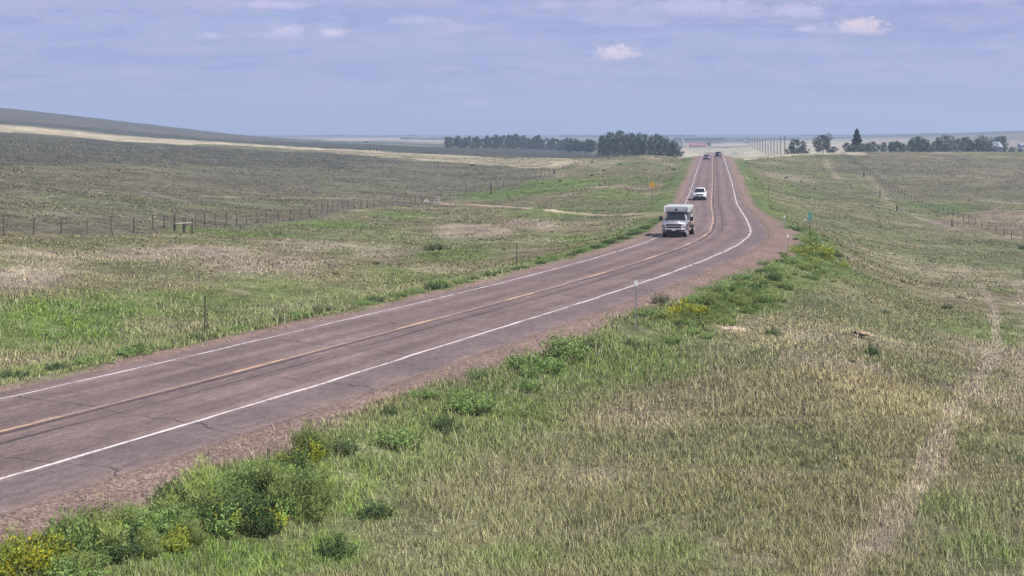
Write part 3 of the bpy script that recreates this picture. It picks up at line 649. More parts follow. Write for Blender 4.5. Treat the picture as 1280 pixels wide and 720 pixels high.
for i in range(120):
    px = rw.gauss(935, 52); py = rw.gauss(368-(px-935)*.42, 13)
    P = at(px, py); dd, tt = road_coord(np.array([P.x]), np.array([P.y]))
    if dd[0] < 8.2: continue
    sp.append((rw.choice(['leafy','grassy','grassy','leafy']), P.x, P.y, rw.uniform(.6, 1.1), rw.uniform(.45, .8)))
for i in range(26):
    P = at(rw.gauss(1018, 16), rw.gauss(318, 9)); sp.append((rw.choice(['mustard','mustard','grassy']), P.x, P.y, rw.uniform(.7, 1.2), .5))
weed_mass('verge_weeds', sp, 'tall green weeds massed outside the bend of the highway')
# scattered low shrubs of the prairie
SHR = [(1060,372),(1040,352),(1128,352),(1200,372),(1056,418),(1136,412),(1066,452),(1140,470),(1050,500),(1056,582),(1150,592),(1200,300),(1118,318),(1072,300),(1040,312),(1052,290),(1100,284),(1148,300),(1238,300),(1010,232),(1018,236),(1030,234),(1064,234),(1001,226),(983,222),(990,232),(1090,258),
       (395,271),(468,272),(470,280),(523,264),(536,262),(512,258),(545,270),(560,266),(580,262),(574,276),(600,278),(668,278),(676,276),(760,268),(744,272),(590,300),(615,300),(630,312),(700,226),(750,232),(740,219),(775,205),(755,213),(806,212),(820,196),(826,220),(842,212),(420,342),(470,330),(330,340),(350,300),(150,213),(256,213),(590,206),(712,296),(690,290)]
for px, py in SHR:
    left = px < 860
    weed('dark', px, py+1, rw.uniform(7, 12) if py > 320 else rw.uniform(3.5, 6.5), rw.uniform(.6, .9), 'small dark shrub dotting the %s prairie' % ('left' if left else 'right'), 'shrub', 'small dark shrubs on the %s prairie' % ('left' if left else 'right'), 'prairie_shrub')

# ------------------------------------------------------------------ posts, delineators and signs
def delineator(px, py, top, label, tip=True):
    P = at(px, py); h = (py-top)/F*P.y
    r = empty('delineator', P, 0, label, 'roadside post', 'roadside posts')
    b = MB(); b.box((0, 0, h/2-.1), (.05, .018, h+.2)); b.box((0, .016, h/2-.1), (.014, .03, h+.2)); b.build('post', M['steel_post'] if not tip else M['steel'], r)
    if tip:
        MB().box((0, -.03, h-.06), (.17, .012, .24)).build('reflector', M['white_paint'], r, .004)
    return r
delineator(795, 410, 353, 'tall grey roadside post with white reflector standing on the gravel')
delineator(256, 416, 370, 'bare dark roadside post in weeds nearest the left foreground', False)
delineator(646, 335, 304, 'bare dark roadside post at the left pavement edge mid way', False)
delineator(984.5, 319, 294, 'short post with white reflector outside the road bend')
delineator(980.5, 284, 270.5, 'small white tipped post beyond the road bend')
delineator(1006.8, 284, 274, 'small white tipped post just left of the green sign')
delineator(961, 250, 231, 'dark bare post on the right verge beyond the bend', False)
def mile_marker():
    P = at(1012.5, 296); h = 31/F*P.y; k = P.y/F
    r = empty('mile_marker', P, R(3), 'narrow green upright sign on a dark post right of the road', 'sign')
    MB().box((0, 0, h/2-.1), (.055, .03, h+.2)).build('post', M['steel_post'], r)
    w, hh = 5.4*k, 11.5*k; zc = h-hh/2
    pl = MB().box((0, -.03, zc), (w, .012, hh)).build('sign_plate', M['sign_green'], r, .004)
    b = MB(); y = -.038; t = .016; W_, H_ = w-.03, hh-.03
    for sx in (-1, 1): b.box((sx*W_/2, y, zc), (t, .004, H_))
    for sz in (-1, 1): b.box((0, y, zc+sz*H_/2), (W_, .004, t))
    b.build('border', M['white_paint'], pl)
    for ch, dz in (('2', .06), ('1', -.24)):
        cu = bpy.data.curves.new('numeral', 'FONT'); cu.body = ch; cu.align_x = 'CENTER'; cu.align_y = 'CENTER'; cu.size = .30; cu.extrude = .003
        to = bpy.data.objects.new('numeral', cu); COL.objects.link(to); me = bpy.data.meshes.new_from_object(to); bpy.data.objects.remove(to)
        me.materials.clear(); me.materials.append(M['white_paint']); no = bpy.data.objects.new('numeral', me); COL.objects.link(no); no.parent = pl
        no.location = (0, y-.004, zc+dz+.02); no.rotation_euler = (R(90), 0, 0)
mile_marker()
def warn_sign():
    P = at(815.5, 250); k = P.y/F; h = 17.5*k; s = 10.0*k
    r = empty('warning_sign', P, R(8), 'yellow diamond warning sign on a thin post left of the road', 'sign')
    MB().box((0, 0, h/2-.1), (.06, .05, h+.5)).build('post', M['steel_post'], r)
    b = MB(); zc = h+1.5*k
    b.box((0, -.05, zc), (s/1.414, .015, s/1.414), 0, 0, R(45)); b.build('sign_plate', M['sign_yellow'], r, .01)
warn_sign()

# ------------------------------------------------------------------ fences
def fence(pts, spacing, h, label, group=None, brace=None, wood=True):
    W_ = [Vector(p) for p in pts]; L = [0]
    for a, b in zip(W_, W_[1:]): L.append(L[-1]+(b-a).length)
    base = on(W_[0].x, W_[0].y); r = empty('wire_fence', base, 0, label, 'fence')
    n = int(L[-1]/spacing); g = random.Random(n); tops = []
    proto = []
    for s in range(4):
        b = MB(); rad = (.045, .05, .06, .04)[s]; hh = h*(1, 1.04, .97, 1.0)[s]
        b.path([(0,0,-.3), (.01*s, 0, hh*.5), (.02*s-.02, .01, hh)], [rad*1.05, rad, rad*.9], 7); o = b.build('post', M['wood'], r); proto.append(o)
    for i in range(n+1):
        q = L[-1]*i/n; k = max(j for j in range(len(L)) if L[j] <= q+1e-6); k = min(k, len(W_)-2)
        f = (q-L[k])/(L[k+1]-L[k]); p = W_[k].lerp(W_[k+1], f); P = on(p.x, p.y)
        if i < 4: o = proto[i]
        elif i < 98: o = proto[g.randrange(4)].copy(); COL.objects.link(o)
        else: break
        o.parent = r; o.location = P-base; o.rotation_euler = (g.uniform(-.05, .05), g.uniform(-.05, .05), g.random()*3); o.scale = (1, 1, g.uniform(.93, 1.06))
        tops.append(P-base)
    for z in (.35, .62, .88, 1.1):
        b = MB()
        for a, c in zip(tops, tops[1:]): b.tube(a+Vector((0,0,z*h/1.25)), c+Vector((0,0,z*h/1.25)), .009, .009, 3, False)
        b.build('wire', M['wire'], r)
    return r, base
LF = [(-52,88),(-36.5,97),(-31.4,118),(-31,138),(-29,158),(-25.8,172),(-24,200),(-20.4,221),(-15.5,246)]
lf, lb = fence(LF, 3.6, 1.32, 'long wire fence on dark wooden posts across the left meadow')
LF2 = [(-13.4,256),(-6,282),(.3,304),(10,345),(24,420)]
fence(LF2, 5.2, 1.35, 'wire fence on wooden posts climbing beyond the cattle guard wings')
RF = [(88,168),(78,190),(76,205),(79,235),(84,275),(90,320),(98,370),(108,430),(114,470)]
fence(RF, 4.6, 1.25, 'wire fence on wooden posts dropping through the right hollow')
# three close posts with a pale rail: a brace in the left fence
P = at(230, 291); r = empty('fence_brace', P, R(-8), 'three close dark posts joined by a pale horizontal rail in the left fence', 'fence brace')
k = P.y/F
for dx, hh in ((-12.5, 17), (-.3, 17.5), (11, 18)): MB().path([(dx*k, 0, -.3), (dx*k, .02, hh*k)], [.10, .085], 8).build('post', M['wood'], r)
MB().path([(-10.5*k, -.1, 11*k), (11*k, -.1, 12.4*k)], [.08, .07], 8).build('rail', M['wood_pale'], r)
# cattle guard wings
def wing(px, py, wp, hp, label, yaw):
    P = at(px, py); k = P.y/F; r = empty('cattle_guard_wing', P, yaw, label, 'gate wing')
    w, h = wp*k, hp*k; t = .055
    b = MB(); b.tube((-w/2, 0, .05), (-.05*w, 0, h), t, t, 8); b.tube((w/2, 0, .05), (-.05*w, 0, h), t, t, 8); b.tube((-w/2, 0, .12), (w/2, 0, .12), t, t, 8); b.tube((-.3*w, 0, .45*h), (.25*w, 0, .45*h), t*.8, t*.8, 8); b.build('frame', M['wing_paint'], r)
    MB().path([(-.05*w, .12, -.3), (-.05*w, .12, h*1.25)], [.12, .11], 8).build('post', M['wood'], r)
wing(546, 253, 8.5, 8.0, 'white triangular cattle guard wing, the complete one on the right', R(5))
wing(533, 253, 8.0, 5.0, 'lower white triangular cattle guard wing, the left one', R(30))
def lone(px, py, hpx, rad, label, name='fence_post', cat='post', group=None):
    P = at(px, py); h = hpx/F*P.y
    o = MB().path([(0,0,-.4), (0.02,0,h*.5), (0,.02,h)], [rad, rad*.95, rad*.85], 8).build(name, M['wood'], None); o.location = P
    return tag(o, label, cat, group)
lone(614, 243, 14, .17, 'thick dark corner post where the left fence turns uphill')
lone(693, 218, 6, .22, 'dark post on the green rise beyond the left fence')
lone(740, 204, 5, .16, 'short dark post among pale grass near the top of the left rise')
lone(1080, 221, 6, .24, 'thick dark post at the top of the right fence line')
lone(1100, 247, 9, .16, 'thick dark post part way down the right fence line')
lone(1121, 264, 7, .16, 'thick dark post above the bend of the right fence')
lone(1190, 284, 9, .14, 'thick dark post standing by the brown patch of the right hollow')
for px in (462, 471, 476): lone(px, 189, 4.2, .22, 'small distant dark post on the pale strip in the left field', 'distant_post', 'post', 'distant posts on the pale strip')
# line of poles beyond the crest on the right
for i in range(14):
    f = i/13; px = 981-47*f**.85; Y = 560*(1450/560)**f; P = far(px, Y); h = 9.0+1.0*math.sin(i*2.1)
    o = MB().path([(0,0,-.5), (0,0,h*.5), (0,0,h)], [.17+.12*f, .16+.12*f, .12+.12*f], 8).build('utility_pole', M['wood'], None)
    o.location = P; tag(o, 'dark wooden pole in the receding line right of the crest', 'pole', 'poles in a line beyond the right crest')

# ------------------------------------------------------------------ trees
def crown_points(g, kind, n):
    """leaf-clump centres in a unit crown (height 1, base at 0)"""
    if kind == 'conifer':
        z = .08+.92*(1-np.sqrt(g.random(n))); a = g.random(n)*2*np.pi
        rr = .30*(1-z)**.85*(.55+.45*g.random(n)); lobe = .75+.25*np.sin(z*34+a*2); rr = rr*lobe+.012
        return np.stack([np.cos(a)*rr, np.sin(a)*rr, z-.10*rr], 1)
    cl = []
    nl = {'tall': 15, 'round': 13, 'bush': 11, 'wide': 15}[kind]
    wd = {'tall': .30, 'round': .42, 'bush': .62, 'wide': .52}[kind]; z0 = {'tall': .05, 'round': .05, 'bush': .01, 'wide': .12}[kind]
    for i in range(nl):
        z = z0+.12+(.86-z0-.10)*((i+.5)/nl); q = (z-z0)/(1-z0); prof = math.sqrt(max(0, 1-(2*q**.85-1)**2)); prof = max(prof, .72) if q < .4 else prof
        a = i*2.4+g.random()*.9; rad = wd*prof*(.35+.6*g.random()); cl.append((math.cos(a)*rad, math.sin(a)*rad, z, .10+.10*g.random()+(.05 if kind in('wide','bush') else 0)))
    cl.append((.0, .0, .88, .11))
    P = []
    for i in range(n):
        cx, cy, cz, r = cl[g.integers(len(cl))]; v = g.normal(size=3); v /= np.linalg.norm(v); v *= r*(.45+.55*g.random()**.5)*(1.45 if g.random() < .10 else 1); v[2] *= .85
        P.append((cx+v[0], cy+v[1], max(cz+v[2], z0*.7+.01)))
    return np.array(P)
def tree_proto(kind, seed, leaf, n=2600, ls=.028):
    g = np.random.default_rng(seed); P = crown_points(g, kind, n); m = len(P)
    a = g.normal(size=(m, 3)); a /= np.linalg.norm(a, axis=1)[:,None]; b = g.normal(size=(m, 3)); b -= a*(a*b).sum(1)[:,None]; b /= np.linalg.norm(b, axis=1)[:,None]
    if kind == 'conifer': a[:,2] = a[:,2]*.4-.25
    s = ls*(.6+.8*g.random(m))[:,None]
    V = np.stack([P-a*s, P+b*s*.7, P+a*s, P-b*s*.7], 1).reshape(-1, 3); V[:,2] = np.maximum(V[:,2], .0)
    me_c = np_mesh('crown', V, [np.arange(m*4).reshape(-1, 4)], leaf)
    t = MB(); top = .8 if kind != 'conifer' else .95
    t.path([(0,0,-.04), (.01,0,.15), (.015,.01,.4), (0,.01,top)], [.03,.024,.017,.005], 8)
    if kind != 'conifer':
        for i in range(7):
            z = .14+.09*i; w = g.random()*6.28; L = .26*(1-.06*i)
            t.path([(.01,0,z), (math.cos(w)*L*.5, math.sin(w)*L*.5, z+.10), (math.cos(w)*L, math.sin(w)*L, z+.2)], [.012,.008,.003], 6)
    tr = t.build('trunk', M['bark'], None)
    d = (me_c.data, tr.data); bpy.data.objects.remove(me_c); bpy.data.objects.remove(tr); return d
TP = {'grove': [tree_proto('tall', 1, M['leaf_grove'], 1900), tree_proto('round', 2, M['leaf_belt'], 1900), tree_proto('wide', 3, M['leaf_grove'], 1900), tree_proto('round', 4, M['leaf_belt'], 1900)],
      'belt': [tree_proto('tall', 5, M['leaf_belt'], 1700, .033), tree_proto('round', 6, M['leaf_belt'], 1700, .033), tree_proto('bush', 7, M['leaf_belt'], 1700, .036)],
      'silver': [tree_proto('bush', 8, M['leaf_silver'], 2000, .034), tree_proto('wide', 9, M['leaf_silver'], 2000, .034)],
      'conifer': [tree_proto('conifer', 10, M['leaf_conifer'], 3200, .03)],
      'cotton': [tree_proto('wide', 12, M['leaf_grove'], 3000, .027)], 'bush': [tree_proto('bush', 13, M['leaf_grove'], 2600, .032), tree_proto('bush', 15, M['leaf_belt'], 2200, .034)]}
def tree(kind, v, px, Y, hpx, label, group=None, wide=1.0, name='tree', cat='tree', sink=0.0, top=None):
    P = far(px, Y)
    if top is not None: hm = (CZ-(top-HOR)/F*Y) - P.z
    else: hm = hpx/F*Y
    r = empty(name, P-Vector((0,0,sink)), random.random()*6.28, label, cat, group); r.scale = (hm*wide, hm*wide, hm)
    for nm, me in zip(('crown', 'trunk'), TP[kind][v % len(TP[kind])]):
        o = bpy.data.objects.new(nm, me); COL.objects.link(o); o.parent = r
    return r
rt = random.Random(21)
# the long windbreak
i = 0; px = 558.0
tops = [(556,172),(575,170),(600,171),(625,169.5),(650,168),(672,170),(690,171.5),(715,173.5),(740,175)]
while px < 742:
    tp = np.interp(px, [a for a, _ in tops], [b for _, b in tops])+rt.uniform(-1.8, 4.2)
    tree('belt', i, px, rt.uniform(880, 960), 0, 'hazy tree in the long straight windbreak left of the grove', 'trees of the distant windbreak', rt.uniform(.5, .85), 'windbreak_tree', 'tree', 0, tp)
    px += rt.uniform(2.8, 5.6); i += 1
for px in (712, 722, 731, 738):
    tree('grove', i, px, 760, 0, 'dark low tree between the windbreak and the grove', 'low trees between windbreak and grove', 1.1, 'low_tree', 'tree', 0, 175+rt.uniform(-.8, 1.5)); i += 1
for px, tp in ((503,181),(512,180),(536,180.5)): tree('bush', i, px, 1300, 0, 'small hazy bush before the left end of the windbreak', 'bushes before the windbreak', 1.0, 'hazy_bush', 'bush', 0, tp); i += 1
# the grove left of the crest
for px, tp, Y in ((752,169,600),(759,166,620),(766,163.5,590),(774,162,610),(783,166.5,580),(790,165.5,600),(798,164.5,570),(806,168,590),(813,170,560),(820,166.5,580),(827,170,560),(834,173,555),(841,175,550),(846,178,548),(757,174,560),(779,172,555),(803,175,545),(770,176,560),(792,176,550)):
    tree('grove', i, px, Y, 0, 'tall dark green tree in the big grove left of the road crest', 'trees of the big grove', rt.uniform(.45, .75), 'grove_tree', 'tree', 0, tp+rt.uniform(-1.2, 1.8)); i += 1
for px in (748,756,764,771,780,789,797,806,814,822,830,838,845):
    tree('bush', i, px, rt.uniform(538, 552), 0, 'low bushy growth at the foot of the big grove', 'bushes under the big grove', 1.3, 'grove_bush', 'bush', 0, 188+rt.uniform(-3, 3)); i += 1
for k in range(24):
    px = 560+k*7.6+rt.uniform(-2, 2); tree('bush', i, px, 872, 0, 'low bushy growth at the foot of the long windbreak', 'bushes under the windbreak', 1.5, 'windbreak_bush', 'bush', 0, 182+rt.uniform(-2, 2)); i += 1
# right of the crest
tree('bush', 0, 997, 520, 0, 'low dark rounded tree nearest the poles right of the crest', None, .95, 'rounded_tree', 'tree', .3, 173.2)
tree('bush', 0, 1007, 525, 0, 'small dark bush between the rounded tree and the spreading tree', None, .9, 'low_bush', 'bush', .3, 184)
tree('bush', 1, 989, 525, 0, 'small dark bush left of the rounded tree', None, .9, 'low_bush', 'bush', .3, 182)
tree('cotton', 0, 1029, 530, 0, 'dark spreading broadleaf tree alone on the right skyline', None, .88, 'spreading_tree', 'tree', .3, 166.8)
tree('bush', 0, 1040, 530, 0, 'low dark bush at the foot of the spreading tree', None, 1.2, 'low_bush', 'bush', .3, 182)
tree('conifer', 0, 1071, 535, 0, 'tall dark conifer rising highest on the right skyline', None, 1.3, 'conifer_tree', 'tree', .3, 159.5)
tree('bush', 0, 1060, 530, 0, 'dark bushy tree leaning against the left of the conifer', None, .8, 'bushy_tree', 'tree', .3, 177)
for px, tp, w in ((1070,180,1.3),(1079,178,1.2),(1087,177.5,1.1)):
    tree('silver', i, px, 522, 0, 'silvery grey green bush in front of the conifer', 'silver bushes by the conifer', w, 'silver_bush', 'bush', .3, tp); i += 1
tree('grove', 1, 1092, 545, 0, 'dark rounded tree right behind the silver bushes', None, 1.0, 'rounded_tree', 'tree', .3, 175.5)
tree('grove', 3, 1104.5, 545, 0, 'slim dark tree standing alone right of the silver bushes', None, .8, 'slim_tree', 'tree', .3, 176.5)
i = 0
for px, tp, k in ((1114,176,'belt'),(1121,175.5,'belt'),(1130,178,'silver'),(1139,173,'belt'),(1147,169.5,'grove'),(1154,172,'grove'),(1161,177,'silver'),(1168,176,'belt'),(1176,174,'belt'),(1183,168.5,'silver'),(1190,174,'belt'),(1198,173,'silver'),(1206,170.5,'belt'),(1213,175,'belt'),(1221,173,'belt'),(1229,169.5,'silver'),(1237,176,'belt'),(1246,182,'silver'),(1256,184,'belt'),(1265,183,'silver'),(1276,185,'belt'),(1288,182,'belt'),(1300,179,'belt'),(1315,178,'belt')):
    tree(k, i, px, 560+i*7, 0, 'hazy tree in the shelterbelt along the right skyline', 'trees of the right shelterbelt', rt.uniform(.9, 1.2), 'shelterbelt_tree', 'tree', .3, tp); i += 1
tree('grove', 0, 1254, 760, 0, 'dark spiky tree beside the pale roofed house', None, .9, 'dark_tree', 'tree', .3, 169)
tree('grove', 2, 1246, 770, 0, 'smaller dark tree left of the dark spiky tree by the house', None, .9, 'dark_tree', 'tree', .3, 170)
tree('bush', 0, 458, 1150, 0, 'lone dark round bush on the left skyline', None, 1.0, 'lone_bush', 'bush', .2, 175.8)
tree('bush', 1, 380, 1500, 0, 'flat dark bush on the far left ridge', None, 2.2, 'ridge_bush', 'bush', .2, 175.2)
tree('bush', 0, 886, 1500, 0, 'small dark tree beside the red roofed barn', None, .9, 'barn_tree', 'tree', .2, 177)
# far tree lines beyond the crest: one mass
def far_wood(label, runs):
    g = np.random.default_rng(77); V = []
    for p0, p1, Y, h, n in runs:
        for _ in range(n):
            px = g.uniform(p0, p1); y = Y*(1+g.normal()*.015); P = ((px-640)/F*y, y); z = float(ground_z(np.array([P[0]]), np.array([P[1]]))[0])
            hh = h*(.6+.5*fbm(np.array([P[0]]), np.array([P[1]]), 40, 5, 3)[0]); c = np.array([P[0], y, z+hh*g.random()**.8])
            a = g.normal(size=3); a /= np.linalg.norm(a); b = g.normal(size=3); b -= a*(a@b); b /= np.linalg.norm(b); s = Y*.0006
            V += [c-a*s, c+b*s, c+a*s, c-b*s]
    V = np.array(V); o = np_mesh('far_woods', V, [np.arange(len(V)).reshape(-1, 4)], M['leaf_belt']); tag(o, label, 'far woods', kind='stuff')
far_wood('far hazy tree lines in the valley beyond the crest', [(842,905,2300,5,1500),(700,870,3600,5,1200),(500,640,2600,4.5,1200),(900,1000,2900,3,500),(380,520,4200,4,500),(1000,1130,4200,4,500)])

# ------------------------------------------------------------------ far buildings
def house(name, px, Y, w, d, h, rh, wall, roof, label, cat, rz=0, win=0):
    P = far(px, Y); r = empty(name, P, rz, label, cat)
    b = MB(); b.box((0,0,h/2-.5), (w, d, h+1)); b.add([(-w/2,-d/2,h),(-w/2,d/2,h),(-w/2,0,h+rh*.96),(w/2,-d/2,h),(w/2,d/2,h),(w/2,0,h+rh*.96)], [(0,2,1),(3,4,5),(0,3,5,2),(1,2,5,4)]); b.build('wall', wall, r)
    b = MB(); o = .35
    for s in (-1, 1): b.hexa([(-w/2-o, s*(d/2+o), h-.25), (w/2+o, s*(d/2+o), h-.25), (w/2+o, 0, h+rh), (-w/2-o, 0, h+rh), (-w/2-o, s*(d/2+o), h-.07), (w/2+o, s*(d/2+o), h-.07), (w/2+o, 0, h+rh+.2), (-w/2-o, 0, h+rh+.2)])
    b.build('roof', roof, r)
    for k in range(win): MB().box((-w/2+w*(k+.5)/win, -d/2-.02, h*.55), (1.1, .1, 1.2)).build('window', M['glass'], r)
    MB().box((w*.22, -d/2-.03, 1.0), (1.0, .1, 2.0)).build('door', M['white_wall'] if wall is not M['white_wall'] else M['wood'], r)
house('barn', 872, 1320, 15, 9, 1.9, 2.3, M['tan_wall'], M['barn_red'], 'long barn with a red roof far beyond the crest', 'barn')
house('shed', 932.5, 1900, 5, 5, 2.8, 1.2, M['white_wall'], M['roof_pale'], 'small white shed alone on the far pale field', 'shed')
house('farmhouse', 1240, 735, 8.5, 7, 3.0, 2.6, M['wall_blue'], M['roof_pale'], 'grey blue house with a pale roof among trees on the right skyline', 'house', R(12), 2)
house('farm_shed', 1279, 790, 4.5, 5, 4.2, .8, M['white_wall'], M['roof_pale'], 'white shed at the right edge behind the shelterbelt', 'shed')
P = far(853, 1350); r = empty('grain_bin', P, 0, 'white round grain bin left of the red roofed barn', 'grain bin')
MB().tube((0,0,-.5), (0,0,7.5), 1.3, 1.3, 20).build('bin_wall', M['white_wall'], r); MB().tube((0,0,7.5), (0,0,8.8), 1.4, .25, 20).build('bin_roof', M['roof_pale'], r)

# ------------------------------------------------------------------ vehicles (front faces -y)
def wheel(parent, x, y, rad, w, side):
    h = empty('wheel', (x, y, rad)); h.parent = parent
    b = MB(); n = 22
    b.tube((-w/2+.03,0,0), (-w/2,0,0), rad, rad-.05, n); b.tube((-w/2+.03,0,0), (w/2-.03,0,0), rad, rad, n, False); b.tube((w/2-.03,0,0), (w/2,0,0), rad, rad-.05, n); b.build('tyre', M['tyre'], h)
    b = MB(); e = side*(w/2+.006); b.tube((e-side*.03,0,0), (e,0,0), rad*.62, rad*.58, 18)
    for i in range(5): a = i*2*math.pi/5; b.box((e+side*.006, math.cos(a)*rad*.3, math.sin(a)*rad*.3), (.015, .06, rad*.5), 0, a-math.pi/2+math.pi/2)
    b.build('rim', M['chrome'], h)
def arch(yc, r, z0, n=9):                     # points of a wheel arch, front to rear
    return [(yc-r*math.cos(math.pi*i/(n-1)), max(z0, z0+(r)*math.sin(math.pi*i/(n-1)))) for i in range(n)]
def pane(vs, out):                            # slightly thick pane from 4 corners
    vs = [Vector(v) for v in vs]; n = (vs[1]-vs[0]).cross(vs[2]-vs[0]).normalized()
    if n.dot(Vector(out)) < 0: n = -n
    return MB().hexa([v+n*.004 for v in vs]+[v+n*.022 for v in vs])
def greenhouse(parent, paint, w, base, top, wt, z0, z1, name='cab'):
    """base=(y front, y rear) at z0, top=(y front, y rear) at z1; panes sit proud of it"""
    (b0, b1), (t0, t1) = base, top; h, g = w/2, wt/2
    V = [(-h,b0,z0),(h,b0,z0),(h,b1,z0),(-h,b1,z0),(-g,t0,z1),(g,t0,z1),(g,t1,z1),(-g,t1,z1)]
    cab = MB().hexa(V).build(name, paint, parent, .05, True)
    L = lambda a, b, f: tuple(x+(y-x)*f for x, y in zip(a, b))
    def quad(a, b, c, d, m0, m1, n0, n1):
        bl = L(L(a,b,m0), L(d,c,m0), n0); br = L(L(a,b,m1), L(d,c,m1), n0); tr = L(L(a,b,m1), L(d,c,m1), n1); tl = L(L(a,b,m0), L(d,c,m0), n1); return [bl, br, tr, tl]
    pane(quad(V[0],V[1],V[5],V[4],.06,.94,.10,.90), (0,-1,.2)).build('windshield', M['glass'], parent)
    pane(quad(V[2],V[3],V[7],V[6],.08,.92,.12,.86), (0,1,.2)).build('rear_window', M['glass'], parent)
    for s, (a, b, c, d) in ((1, (V[1],V[2],V[6],V[5])), (-1, (V[0],V[3],V[7],V[4]))):
        for m0, m1 in ((.10,.47),(.52,.90)): pane(quad(a,b,c,d,m0,m1,.12,.86), (s,0,.2)).build('side_window', M['glass'], parent)
    return cab
def pickup(P, rz):
    r = empty('pickup_truck', P, rz, 'silver pickup truck carrying a white topped camper box, coming towards the camera', 'truck')
    z0 = .50
    poly = [(-2.95,.62),(-2.93,1.05),(-2.85,1.24),(-2.55,1.31),(-1.35,1.38),(-1.2,1.40),(3.1,1.40),(3.15,1.3),(3.15,.62),(2.6,.55)] + arch(1.95,.50,.56)[::-1] + [(1.3,.50),(-1.35,.50)] + arch(-1.95,.50,.56)[::-1] + [(-2.6,.56)]
    MB().prism(poly, -.99, .99).build('body', M['silver'], r, .06, True, 3)
    greenhouse(r, M['silver'], 1.92, (-1.42,.95), (-.72,.82), 1.52, 1.37, 1.98)
    MB().hexa([(-.72,-2.6,1.27),(.72,-2.6,1.27),(.62,-1.45,1.36),(-.62,-1.45,1.36),(-.68,-2.55,1.36),(.68,-2.55,1.36),(.58,-1.45,1.42),(-.58,-1.45,1.42)]).build('hood', M['silver'], r, .03, True)
    g = MB(); 
    for z in (1.19, .80): g.box((0,-2.985,z), (1.34,.08,.06))
    for x in (-.64,.64): g.box((x,-2.97,1.0), (.07,.08,.42))
    g.box((0,-2.995,1.0), (1.22,.05,.055))
    MB().box((0,-2.975,1.0), (1.24,.05,.36)).build('grille_mesh', M['black'], r)
    g.build('grille', M['chrome'], r, .012)
    for s in (-1, 1):
        MB().hexa([(s*.70,-2.90,.84),(s*.97,-2.84,.84),(s*.97,-2.6,.84),(s*.70,-2.6,.84),(s*.70,-2.98,1.22),(s*.985,-2.86,1.22),(s*.985,-2.6,1.22),(s*.70,-2.6,1.22)]).build('headlight', M['lamp'], r, .015)
        MB().box((s*.78,-3.075,.66), (.22,.05,.12)).build('fog_lamp', M['black'], r, .01)
        a = MB(); a.tube((s*.95,-1.05,1.42), (s*1.20,-1.05,1.46), .03, .03, 8); a.box((s*1.29,-1.03,1.50), (.26,.12,.38)); a.build('mirror', M['black'], r, .015)
    bm = MB(); bm.hexa([(-1.0,-2.95,.52),(1.0,-2.95,.52),(1.0,-2.7,.52),(-1.0,-2.7,.52),(-.98,-3.08,.76),(.98,-3.08,.76),(1.0,-2.7,.76),(-1.0,-2.7,.76)]); bm.build('front_bumper', M['chrome'], r, .03)
    MB().box((0,-3.06,.60), (1.25,.06,.13)).build('bumper_intake', M['black'], r, .01)
    MB().box((0,-2.85,.42), (1.7,.3,.16)).build('air_dam', M['black'], r, .02)
    MB().box((0,-3.10,.70), (.30,.02,.13)).build('number_plate', M['white_paint'], r)
    for s in (-1, 1):
        MB().box((s*1.005,.5,.52), (.06,2.2,.14)).build('running_board', M['gold'], r, .02)
        wheel(r, s*.85, -1.95, .41, .28, s); wheel(r, s*1.02, 1.95, .41, .42, s)
        MB().prism([(1.3,.95),(1.4,1.12),(1.65,1.22),(2.25,1.22),(2.5,1.12),(2.6,.95),(2.5,.95),(2.25,1.05),(1.65,1.05),(1.4,.95)], s*.99, s*1.24).build('rear_fender', M['gold'], r, .02)
        MB().box((s*.94,3.16,1.05), (.14,.04,.4)).build('tail_light', M['tail'], r)
    # camper box: nose over the cab, body in the bed
    cp = [( -.70,2.03),(-.85,2.08),(-.85,2.40),(-.74,2.47),(2.75,2.47),(2.75,1.12),(1.05,1.12),(1.05,2.03)]
    cm = MB().prism(cp, -1.05, 1.05).build('camper', M['camper'], r, .03)
    MB().box((0,1.02,2.50), (2.12,3.56,.05)).build('camper_roof', M['camper'], cm)
    t = MB(); t.box((0,-.79,2.49), (2.14,.07,.09))
    for s in (-1, 1): t.box((s*1.0,-.85,2.27), (.13,.07,.46)); t.box((s*1.07,.98,2.43), (.03,3.65,.14))
    t.build('camper_trim', M['white'], cm, .01)
    MB().box((0,-.872,2.27), (.16,.03,.18)).build('nose_window', M['glass'], cm)
    for s in (-1, 1): MB().box((s*1.06,1.7,1.95), (.03,.9,.45)).build('side_window', M['glass'], cm)
